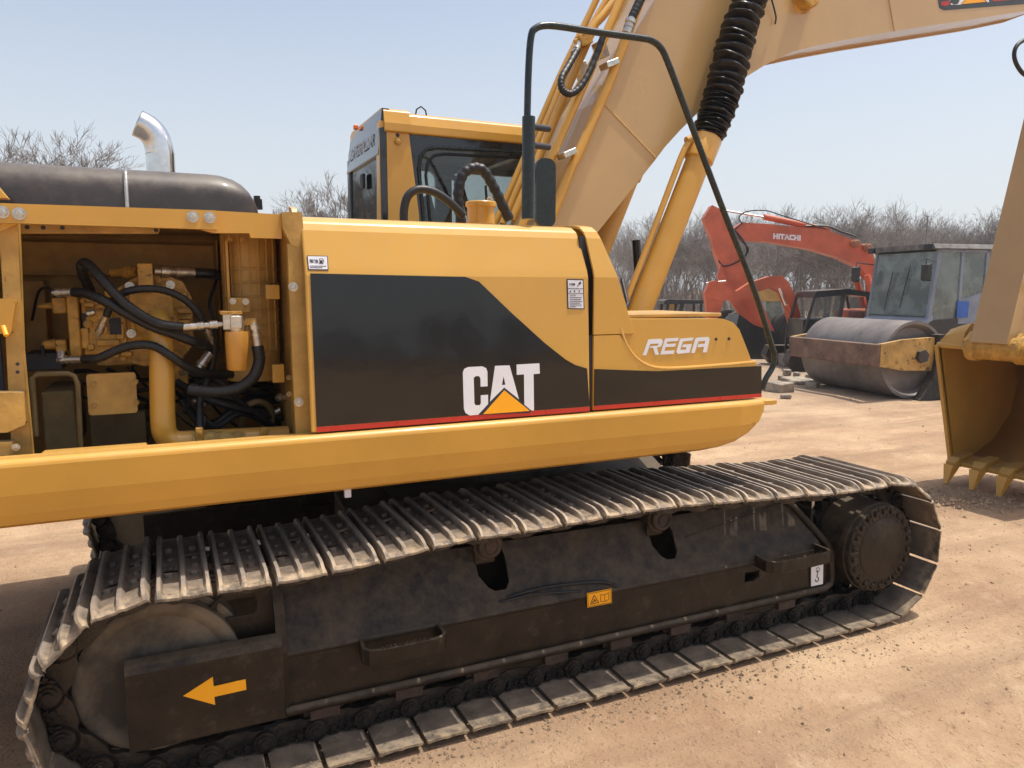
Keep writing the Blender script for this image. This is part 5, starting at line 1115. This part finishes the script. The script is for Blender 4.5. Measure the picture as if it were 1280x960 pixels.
# ---- machines parallel to the picture, drawn on vertical planes at their distance
def facing_root(name, px, D, label, cat, turn=0):
    p = far(px, 400, D); r_ = empty(name, (p.x, p.y, 0), label, cat, rz=math.atan2(RT.y, RT.x)+turn); return r_
def uv(px, D, root):
    out = []
    for x, y in px:
        p = far(x, y, D)-root.location; out.append((Vector((p.x, p.y, 0)).dot(RT), p.z))
    return out
def fplate(px, D, root, parent, name, m, y0, y1, bevel=.02, **k): return B(MB().prism(uv(px, D, root), y0, y1), name, m, parent, bevel, **k)
D = 21.
hx = facing_root('excavator', 1120, D, 'large orange red excavator whose long boom arches behind the roller cab', 'excavator')
boom2 = fplate([(915, 286), (925, 279), (960, 281), (1030, 288), (1068, 303), (1090, 318), (1104, 335), (1104, 360), (1100, 400), (1088, 400), (1086, 352), (1070, 334), (1045, 322), (1010, 312), (960, 303), (925, 301), (915, 298)], D, hx, hx, 'boom', ORA, -.22, .22)
fplate([(878, 273), (888, 257), (898, 262), (921, 305), (940, 355), (966, 415), (960, 424), (946, 412), (905, 352), (893, 318), (888, 300)], D, hx, hx, 'stick', ORA, -.17, .17)
stk_ = None
fplate([(897, 330), (906, 352), (952, 425), (944, 428), (899, 362), (893, 345)], D, hx, hx, 'stick_cylinder_guard', ORA, -.30, -.20)
def bar(pa, pb, r, nm, m, par, D_, root, yo=0, n=10):
    a, b_ = uv([pa, pb], D_, root); return B(MB().cyl((a[0], yo, a[1]), (b_[0], yo, b_[1]), r, n=n), nm, m, par)
bar((905, 263), (958, 272), .028, 'cylinder_rod', CHR, hx, D, hx); bar((955, 271), (1036, 288), .085, 'stick_cylinder', ORA, hx, D, hx)
for yo in (-.36, .36):
    bar((1080, 309), (1094, 345), .035, 'cylinder_rod', CHR, hx, D, hx, yo); bar((1076, 344), (1093, 402), .085, 'boom_cylinder', ORA, hx, D, hx, yo)
for p in ((1063, 305), (1078, 310)):
    a = uv([p], D, hx)[0]; B(MB().lathe((a[0], -.42, a[1]), (a[0], .42, a[1]), [(0, .001), (0, .07), (.02, .08), (.06, .08), (.07, .11), (.77, .11), (.78, .08), (.84, .07), (.84, .001)], 16), 'boom_pin', mat('faded_pin', (.35, .16, .08), .6), boom2)
def curve_l(px, r, nm, m, par, D_, root, yo): B(MB().tube(crom([(u, yo, z) for u, z in uv(px, D_, root)], 5), r, 6), nm, m, par)
curve_l([(925, 280), (922, 272), (932, 265), (955, 264), (975, 270), (1030, 287)], .016, 'hose', RUB, boom2, D, hx, -.15)
curve_l([(1005, 283), (1030, 283), (1050, 290), (1068, 296)], .03, 'hose', RUB, boom2, D, hx, -.1)
curve_l([(905, 278), (925, 300), (930, 316), (918, 328), (902, 333), (895, 326)], .022, 'hose', RUB, boom2, D, hx, -.24)
curve_l([(925, 279), (915, 290), (922, 300), (932, 312), (928, 322)], .018, 'hose', RUB, boom2, D, hx, -.24)
fplate([(917, 392), (935, 405), (965, 415), (975, 430), (968, 450), (935, 460), (922, 440), (912, 415)], D, hx, hx, 'bucket', DRK, -.5, .5)
# maker's name in plain bars
def bars(px0, py0, hgt, wdt, skew, text, D_, root, par, yo, m):
    G = dict(H=[((0, 0), (0, 1)), ((.8, 0), (.8, 1)), ((0, .5), (.8, .5))], I=[((.1, 0), (.1, 1))], T=[((0, 1), (.9, 1)), ((.45, 0), (.45, 1))], A=[((0, 0), (.42, 1)), ((.42, 1), (.85, 0)), ((.18, .35), (.66, .35))], C=[((.8, .95), (.15, .95)), ((.05, .85), (.05, .15)), ((.15, .05), (.8, .05))])
    x = 0; mb = MB()
    for ch in text:
        for a, b_ in G[ch]:
            pa, pb = [(px0+(x+q_[0]*wdt), py0+(x+q_[0]*wdt)*skew-q_[1]*hgt) for q_ in (a, b_)]
            (u0, z0), (u1, z1) = uv([pa, pb], D_, root); v = Vector((u1-u0, z1-z0)); v.normalize(); n_ = Vector((-v.y, v.x))*.020; v = v*.018
            mb.prism([(u0-n_.x-v.x, z0-n_.y-v.y), (u1-n_.x+v.x, z1-n_.y+v.y), (u1+n_.x+v.x, z1+n_.y+v.y), (u0+n_.x-v.x, z0+n_.y-v.y)], yo-.003, yo)
        x += wdt*(1.18 if ch != 'I' else .42)
    B(mb, 'boom_lettering', WHT, par)
bars(964, 298.5, 5.2, 5.0, .07, 'HITACHI', D, hx, boom2, -.2205, WHT)
# its body and tracks, hidden behind the roller in this view
q = MB(); q.box((-.9, -1.3, 1.0), (2.9, 1.3, 1.35)); q.box((.2, -1.25, 1.35), (2.9, 1.2, 2.1)); B(q, 'house', ORA, hx, .05)
q = MB()
for s in (-1, 1): q.prism([(-1.9, .0), (2.0, .0), (2.35, .35), (2.2, .8), (-2.1, .8), (-2.3, .35)], *sorted((s*.85, s*1.4)))
q.box((-1, -.85, .5), (1, .85, .9)); B(q, 'undercarriage', TRK, hx, .05)
# ---- small orange excavator with dark cab
D = 18.5
sx = facing_root('excavator', 1035, D, 'small orange excavator with black cab standing left of the road roller', 'excavator')
fplate([(890, 372), (900, 350), (906, 352), (917, 362), (928, 364), (945, 353), (970, 345), (985, 344), (994, 352), (1002, 368), (1009, 392), (1010, 410), (998, 410), (992, 385), (984, 366), (972, 360), (950, 366), (930, 376), (905, 376)], D, sx, sx, 'boom', ORA, .45, .70)
fplate([(887, 366), (893, 352), (904, 350), (912, 372), (908, 388), (903, 400), (891, 400)], D, sx, sx, 'stick', ORA, .47, .68)
bar((890, 354), (915, 351), .025, 'cylinder_rod', CHR, sx, D, sx, .57)
for a, b_ in (((981, 360), (992, 388)),): bar(a, b_, .03, 'cylinder_rod', CHR, sx, D, sx, .4); bar((990, 382), (1000, 410), .055, 'boom_cylinder', ORA, sx, D, sx, .4)
# cab: framed box
cb_ = uv([(986, 425), (1002, 368), (1068, 365), (1073, 430)], D, sx)
cm = MB()
def tri_frame(pts, y0, y1, r): 
    for i in range(len(pts)): a = pts[i]; b_ = pts[(i+1) % len(pts)]; cm.tube([(a[0], y0, a[1]), (b_[0], y0, b_[1])], r, 6); cm.tube([(a[0], y1, a[1]), (b_[0], y1, b_[1])], r, 6)
cf = uv([(987, 470), (990, 415), (1004, 367), (1042, 364), (1066, 367), (1070, 392), (1072, 470)], D, sx)
tri_frame(cf, -.75, .35, .035)
md = uv([(1029, 470), (1029, 415), (1038, 366)], D, sx); 
for i in range(2): cm.tube([(md[i][0], -.75, md[i][1]), (md[i+1][0], -.75, md[i+1][1])], .06, 6)
cm.prism(uv([(1001, 372), (1004, 364), (1042, 361), (1068, 365), (1070, 371), (1042, 368)], D, sx), -.8, .4)
cm.prism(uv([(987, 470), (990, 412), (1010, 412), (1030, 418), (1040, 398), (1072, 396), (1074, 470)], D, sx), -.77, -.70).box((cf[0][0], -.7, .7), (cf[-1][0], .3, 1.2))
cbo = B(cm, 'cab', DRK, sx, .006)
B(MB().prism(uv([(992, 412), (1005, 370), (1025, 369), (1018, 412)], D, sx), -.735, -.73).prism(uv([(1020, 412), (1028, 369), (1036, 369), (1032, 405)], D, sx), -.735, -.73).prism(uv([(1044, 395), (1046, 371), (1062, 371), (1067, 395)], D, sx), -.735, -.73), 'cab_glass', GLS, cbo)
q = MB(); q.box((.0, -.9, .55), (1.6, .95, .95)).box((.55, -.85, .95), (1.6, .9, 1.42)); B(q, 'house', ORA, sx, .06)
q = MB()
for s in (-1, 1): q.prism([(-1.1, 0), (1.1, 0), (1.3, .22), (1.2, .48), (-1.2, .48), (-1.3, .22)], *sorted((s*.6, s*1.0)))
q.box((-.5, -.6, .3), (.5, .6, .55)); B(q, 'undercarriage', TRK, sx, .03)
q = MB(); q.tube(crom([(a, -.8, b_) for a, b_ in uv([(1060, 402), (1066, 378), (1074, 366)], D, sx)]), .02, 6); B(q, 'grab_rail', CHR, sx)
# ---- yellow wheel loader
D = 25.
lx = facing_root('wheel_loader', 960, D, 'pale yellow wheel loader with light cab pillars behind the orange stick', 'wheel loader')
q = MB().prism(uv([(918, 366), (922, 361), (970, 362), (978, 367), (978, 376), (920, 376)], D, lx), -.8, .8); lc = B(q, 'cab_roof', FARY, lx, .04)
q = MB()
for pp in ([(924, 376), (929, 376), (927, 420), (921, 420)], [(944, 376), (948, 376), (946, 420), (942, 420)], [(966, 376), (972, 376), (979, 432), (972, 432)]):
    for ys in ((-.78, -.70), (.70, .78)): q.prism(uv(pp, D, lx), *ys)
B(q, 'cab_pillars', mat('pale_green_paint', (.38, .46, .42), .5), lx, .01)
B(MB().prism(uv([(925, 376), (966, 376), (973, 425), (922, 425)], D, lx), -.74, -.735), 'cab_glass', GLSG, lx)
q = MB().prism(uv([(905, 425), (925, 408), (985, 412), (990, 428), (985, 445), (910, 445)], D, lx), -.7, .7); B(q, 'loader_body', FARY, lx, .05)
q = MB().prism(uv([(880, 445), (900, 420), (905, 445)], D, lx), -1.1, 1.1); B(q, 'loader_bucket', DRK, lx, .03)
for p in ((974, 430), (915, 434)):
    for s in (-1, 1):
        a = uv([p], D, lx)[0]; a = (a[0], .62); q = MB().lathe((a[0], s*.85-.2, a[1]), (a[0], s*.85+.2, a[1]), [(0, .001), (0, .28), (.02, .3), (.02, .52), (.08, .60), (.32, .60), (.38, .52), (.38, .3), (.4, .28), (.4, .001)], 28); wt = B(q, 'wheel', TYR, lx)
        q = MB().lathe((a[0], s*.85-.215, a[1]), (a[0], s*.85+.215, a[1]), [(0, .001), (0, .12), (.02, .14), (.03, .26), (.40, .26), (.41, .14), (.43, .12), (.43, .001)], 20); B(q, 'rim', mat('dull_orange_rim', (.45, .2, .06), .6), wt)
# ---- canopy machine far behind
D = 31.
kx = facing_root('road_roller', 853, D, 'small tandem roller with flat canopy roof seen beyond the tool box', 'road roller')
kc = B(MB().prism(uv([(826, 376), (830, 374), (874, 375), (876, 379), (826, 380)], D, kx), -.7, .7), 'canopy', DRK, kx, .02)
q = MB()
for pp in ([(829, 379), (833, 379), (831, 392), (828, 392)], [(846, 379), (851, 379), (848, 392), (844, 392)], [(870, 379), (873, 379), (873, 400), (870, 400)]): q.prism(uv(pp, D, kx), -.65, -.58).prism(uv(pp, D, kx), .58, .65)
B(q, 'canopy_posts', DRK, kx)
B(MB().prism(uv([(835, 380), (841, 380), (841, 400), (835, 400)], D, kx), -.3, .3), 'yellow_post', FARY, kx, .02)
B(MB().prism(uv([(822, 398), (880, 398), (884, 420), (820, 420)], D, kx), -.6, .6), 'roller_body', FARY, kx, .05)
for p in (830, 874): a = uv([(p, 410)], D, kx)[0]; B(MB().cyl((a[0], -.6, .45), (a[0], .6, .45), .45, n=28), 'drum', DRUM, kx)
# ---- rubble beside the roller
rs_ = random.Random(21)
def stone(px, py, sx_, sy_, sz_, label, name='stone', m=CONC, cat='stone', grp=None):
    p = gnd(px, py); mb = MB(); mb.box((-sx_/2, -sy_/2, 0), (sx_/2, sy_/2, sz_)); mb.v = [(x*rs_.uniform(.8, 1.1), y*rs_.uniform(.8, 1.1), z*rs_.uniform(.75, 1.05)) for x, y, z in mb.v]
    o = mb.build(name, m, None, .03, 2); o.location = (p.x, p.y, -.02); o.rotation_euler.z = rs_.uniform(0, 3); tag(o, label, cat, grp); return o
stone(972, 489, .55, .4, .22, 'broken concrete block nearest the tool box corner', 'concrete_block', cat='concrete block')
stone(1002, 478, .7, .5, .10, 'flat pale concrete slab lying in front of the drum', 'concrete_slab', cat='concrete slab')
stone(985, 456, .8, .5, .35, 'large pale boulder behind the broken concrete block', 'boulder')
stone(1008, 462, .5, .4, .22, 'dark rough stone beside the left end of the roller drum', m=mat('dark_stone', (.08, .07, .06), .9, var=.3), )
for i, (x, y) in enumerate(((984, 468), (996, 470), (977, 474), (1012, 473), (990, 480), (1015, 484), (982, 497), (1021, 469))):
    stone(x, y, rs_.uniform(.12, .28), rs_.uniform(.12, .22), rs_.uniform(.08, .15), 'small rubble stone in the heap left of the roller drum', m=CONC, grp='rubble stones left of the roller')
# earth pushed up beyond the bucket
mb = MB(); 
for i in range(500):
    p = gnd(rs_.uniform(1150, 1290), rs_.gauss(624, 7)); s = rs_.choice([.006, .008, .012, .02])*rs_.uniform(.6, 1.3); x, y = p.x, p.y
    vs = [(x+s*rs_.uniform(.5, 1), y, -.0), (x, y+s*rs_.uniform(.5, 1), 0), (x-s, y, 0), (x, y-s, 0), (x+s*.2, y+s*.1, s*rs_.uniform(.5, 1)+.005)]
    mb.add(vs, [(0, 1, 4), (1, 2, 4), (2, 3, 4), (3, 0, 4)])
tag(mb.build('loose_earth', MATS['clod_dirt']), 'crumbled earth scraped up around the bucket teeth', 'earth', kind='stuff')

# clods fallen from the shoes along the near track
mb = MB()
for i in range(1500):
    x = rs_.uniform(-.6, 4.2); y = 2.78-abs(rs_.gauss(0, .10)) if rs_.random() < .6 else rs_.uniform(2.8, 3.0); z0 = -.01 if y < 2.78 else .036
    s = rs_.choice([.003, .004, .006, .009])*rs_.uniform(.5, 1.2)*(.6 if z0 > 0 else 1.2); q = rs_.uniform(0, 6)
    c_, d_ = math.cos(q)*s, math.sin(q)*s; hh = s*rs_.uniform(.5, 1)
    if z0 > 0 and not (.05 < x < 3.5): continue
    mb.add([(x+c_, y+d_, z0), (x-d_*.8, y+c_*.8, z0), (x-c_, y-d_, z0), (x+d_, y-c_, z0), (x+c_*.3, y+d_*.5, z0+hh)], [(0, 1, 4), (1, 2, 4), (2, 3, 4), (3, 0, 4)])
tag(mb.build('dirt_crumbs', mat('crumb_dirt', (.26, .18, .11), .95, var=.4, vs=3)), 'crumbs of dry earth lying on and beside the lower track shoes', 'dirt', kind='stuff')

# ================================================================ TREES
def tree_mesh(seed, H=8., spread=.55, n0=5, depth=6, thin=1., trunk_h=.28, multi=False):
    rnd = random.Random(seed); trunk = MB(); crown = MB()
    def limb(mb, p, d, L, r, lev):
        segs = 4 if lev < 3 else 3; pts = [p]; rs = [r]; q = d.copy(); cur = p.copy()
        for i in range(segs):
            q = (q+Vector((rnd.gauss(0, .16), rnd.gauss(0, .16), rnd.gauss(.04, .10)))).normalized(); cur = cur+q*L/segs; pts.append(cur.copy()); rs.append(r*(1-.55*(i+1)/segs))
        mb.tube(pts, rs, 7 if lev == 0 else (5 if lev == 1 else 3), caps=False)
        return pts, rs, q
    def rec(p, d, L, r, lev):
        pts, rs, q = limb(trunk if lev == 0 else crown, p, d, L, r, lev)
        if lev >= depth: return
        k = n0 if lev == 0 else rnd.choice([3, 3, 4])
        for i in range(k):
            t = 1 if (i == 0) else rnd.uniform(.35, 1); idx = min(len(pts)-2, int(t*(len(pts)-1)-1e-6)); f = t*(len(pts)-1)-idx; pp = pts[idx].lerp(pts[idx+1], f); r_ = (rs[idx]*(1-f)+rs[idx+1]*f)*.72
            a = rnd.uniform(0, 6.28); o_ = q.orthogonal().normalized(); o_.rotate(Matrix.Rotation(a, 3, q)); nd = (q*(1 if i == 0 else .75)+o_*spread*rnd.uniform(.6, 1.3)*(.4 if i == 0 else 1)+Vector((0, 0, .12))).normalized()
            rec(pp, nd, L*rnd.uniform(.58, .82), max(r_, .006*thin), lev+1)
    if multi:
        for i in range(5): a = rnd.uniform(0, 6.28); rec(Vector((math.cos(a)*.2, math.sin(a)*.2, -.1)), Vector((math.cos(a)*.35, math.sin(a)*.35, 1)).normalized(), H*.28, .05, 1)
    else: rec(Vector((0, 0, -.2)), Vector((rnd.gauss(0, .05), rnd.gauss(0, .05), 1)).normalized(), H*trunk_h, H*.016, 0)
    zmax = max(v[2] for v in crown.v); s = H/zmax
    for mb in (trunk, crown): mb.v = [(x*s, y*s, z*s) for x, y, z in mb.v]
    a = trunk.mesh('trunk') if trunk.v else None; b_ = crown.mesh('crown'); b_.materials.append(BARK)
    if a: a.materials.append(BARK)
    return a, b_, H
PRO = [tree_mesh(s, 8, sp_, 5, 6, trunk_h=th) for s, sp_, th in ((1, .6, .25), (2, .7, .3), (5, .5, .26), (9, .65, .22))]
BIG = tree_mesh(14, 8, .55, 6, 7, trunk_h=.22, thin=.8); FAN = tree_mesh(23, 8, .42, 7, 7, trunk_h=.16, thin=.8)
def tree(px, ytop, D, proto, label, group=None, rz=0, wf=1.):
    a, b_, H = proto; top = far(px, ytop, D); s = top.z/H
    r_ = empty('bare_tree', (top.x, top.y, 0), label, 'tree', group, rz=rz)
    for nm, me in (('trunk', a), ('crown', b_)):
        if me is None: continue
        o = bpy.data.objects.new(nm, me); sc.collection.objects.link(o); o.parent = r_; o.scale = (s*wf, s*wf, s)
    return r_
tree(22, 150, 34, BIG, 'bare tree with fine twigs at the far left above the engine hood', rz=.6, wf=1.25)
tree(80, 172, 36, FAN, 'lower bare tree just right of the far left one above the engine hood', rz=2.1, wf=1.2)
tree(2, 158, 37, FAN, 'bare tree cut by the left edge of the picture', rz=1.4, wf=1.3)
tree(100, 186, 38, BIG, 'low bare tree just left of the exhaust pipe', rz=5.5, wf=1.3)
tree(60, 166, 42, BIG, 'bare tree rising farthest back among the far left trees', rz=3.6, wf=1.2)
tree(48, 160, 40, FAN, 'bare tree half hidden between the two trees at the far left', rz=4.4, wf=1.3)
tree(412, 228, 42, BIG, 'bare tree close beside the rear window of the yellow cab', rz=5.1, wf=1.2)
tree(-70, 140, 38, BIG, 'bare tree outside the left edge of the picture', rz=3)
tree(393, 213, 38, FAN, 'bare fan shaped tree between the engine hood and the cab', rz=.3, wf=1.2)
tree(350, 246, 44, BIG, 'low bare tree peeping up right behind the engine hood end', rz=1.3, wf=.8)
tree(300, 270, 46, PRO[1], 'low bare tree hidden behind the engine hood', rz=2.2)
rt_ = random.Random(31); n = 0
for row, (Dm, cnt, y0, y1) in enumerate(((46, 20, 250, 280), (56, 24, 255, 285), (70, 26, 262, 290))):
    for i in range(cnt):
        px = 770+(1330-770)*(i+rt_.uniform(.1, .9))/cnt; Dk = Dm*rt_.uniform(.94, 1.08)
        yt_ = rt_.uniform(y0, y1)-(6 if px > 1000 and row == 0 else 0)
        tree(px, yt_, Dk, rt_.choice(PRO+[BIG] if row < 1 else PRO), ('leafless tree of the nearest row behind the parked machines', 'leafless tree of the middle row, its crown above the nearest row', 'leafless tree of the farthest row, seen through the nearer branches')[row], ('leafless trees, nearest row', 'leafless trees, middle row', 'leafless trees, farthest row')[row], rz=rt_.uniform(0, 6), wf=rt_.uniform(.9, 1.2))
for i in range(20):
    px = -250+1000*i/19; tree(px, rt_.uniform(278, 306), rt_.uniform(52, 62), rt_.choice(PRO), 'leafless tree in the dense row behind the parked machines', 'leafless trees along the back of the yard', rz=rt_.uniform(0, 6))
for i in range(20):      # the wood on the near side of the yard, mirrored in the black door panel
    r_ = empty('bare_tree', (-2+3.4*i+rt_.uniform(-1, 1), -72+rt_.uniform(-5, 5), 0), 'bare tree on the near side of the yard, mirrored in the black door panel', 'tree', 'trees on the near side of the yard', rz=rt_.uniform(0, 6))
    for nm, me in zip(('trunk', 'crown'), rt_.choice(PRO)[:2]):
        o = bpy.data.objects.new(nm, me); sc.collection.objects.link(o); o.parent = r_; k_ = rt_.uniform(.55, .8); o.scale = (1.3*k_, 1.3*k_, k_)
# undergrowth: mass of thin stems along the tree line
mb = MB(); ru = random.Random(77)
for i in range(27000):
    px = ru.uniform(-300, 1500); Dk = ru.uniform(46, 85); p = far(px, 400, Dk) if i < 23000 else Vector((ru.uniform(-10, 75), ru.uniform(-80, -66), 0)); hgt = ru.uniform(.5, 1)**1.6*4.2; a = ru.uniform(0, 6.28); l = ru.gauss(0, .38)
    w_ = ru.uniform(.006, .016)*(Dk/55); tp_ = Vector((p.x+l*hgt*math.cos(a), p.y+l*hgt*math.sin(a), hgt)); m_ = Vector((p.x, p.y, 0)).lerp(tp_, .5)+Vector((ru.gauss(0, .1), ru.gauss(0, .1), 0))
    mb.add([(p.x-RT.x*w_, p.y-RT.y*w_, -.1), (p.x+RT.x*w_, p.y+RT.y*w_, -.1), (m_.x+RT.x*w_*.7, m_.y+RT.y*w_*.7, m_.z), (m_.x-RT.x*w_*.7, m_.y-RT.y*w_*.7, m_.z), tuple(tp_)], [(0, 1, 2, 3), (3, 2, 4)])
tag(mb.build('undergrowth', mat('dry_brush', (.24, .20, .165), .95, var=.25, vs=.4), fixn=False), 'tangled dry undergrowth and saplings along the tree line', 'undergrowth', kind='stuff')
# lattice-less mast standing among the trees
p = far(1151, 400, 40); a = far(1151, 270, 40)
tag(MB().tube([(p.x, p.y, 0), (p.x, p.y, a.z)], [.05, .03], 8).box((p.x-.3, p.y-.03, a.z*.72), (p.x+.3, p.y+.03, a.z*.72+.05)).build('pole', mat('grey_pole', (.2, .19, .18), .7)), 'thin grey pole rising between the bare trees above the roller cab', 'pole')

# ================================================================ AIR
hb = MB().box((-70, -95, -1.0), (130, 150, 13.5)).mesh('haze'); hm = bpy.data.materials.new('winter_haze'); hm.use_nodes = True; t = hm.node_tree; t.nodes.clear()
o_ = t.nodes.new('ShaderNodeOutputMaterial'); v_ = t.nodes.new('ShaderNodeVolumePrincipled'); v_.inputs['Color'].default_value = (.92, .94, .97, 1); v_.inputs['Density'].default_value = .0013; v_.inputs['Anisotropy'].default_value = .35
t.links.new(v_.outputs[0], o_.inputs['Volume']); hb.materials.append(hm)
hzo = bpy.data.objects.new('haze', hb); sc.collection.objects.link(hzo); tag(hzo, 'thin pale winter haze over the yard and the trees', 'haze', kind='stuff')
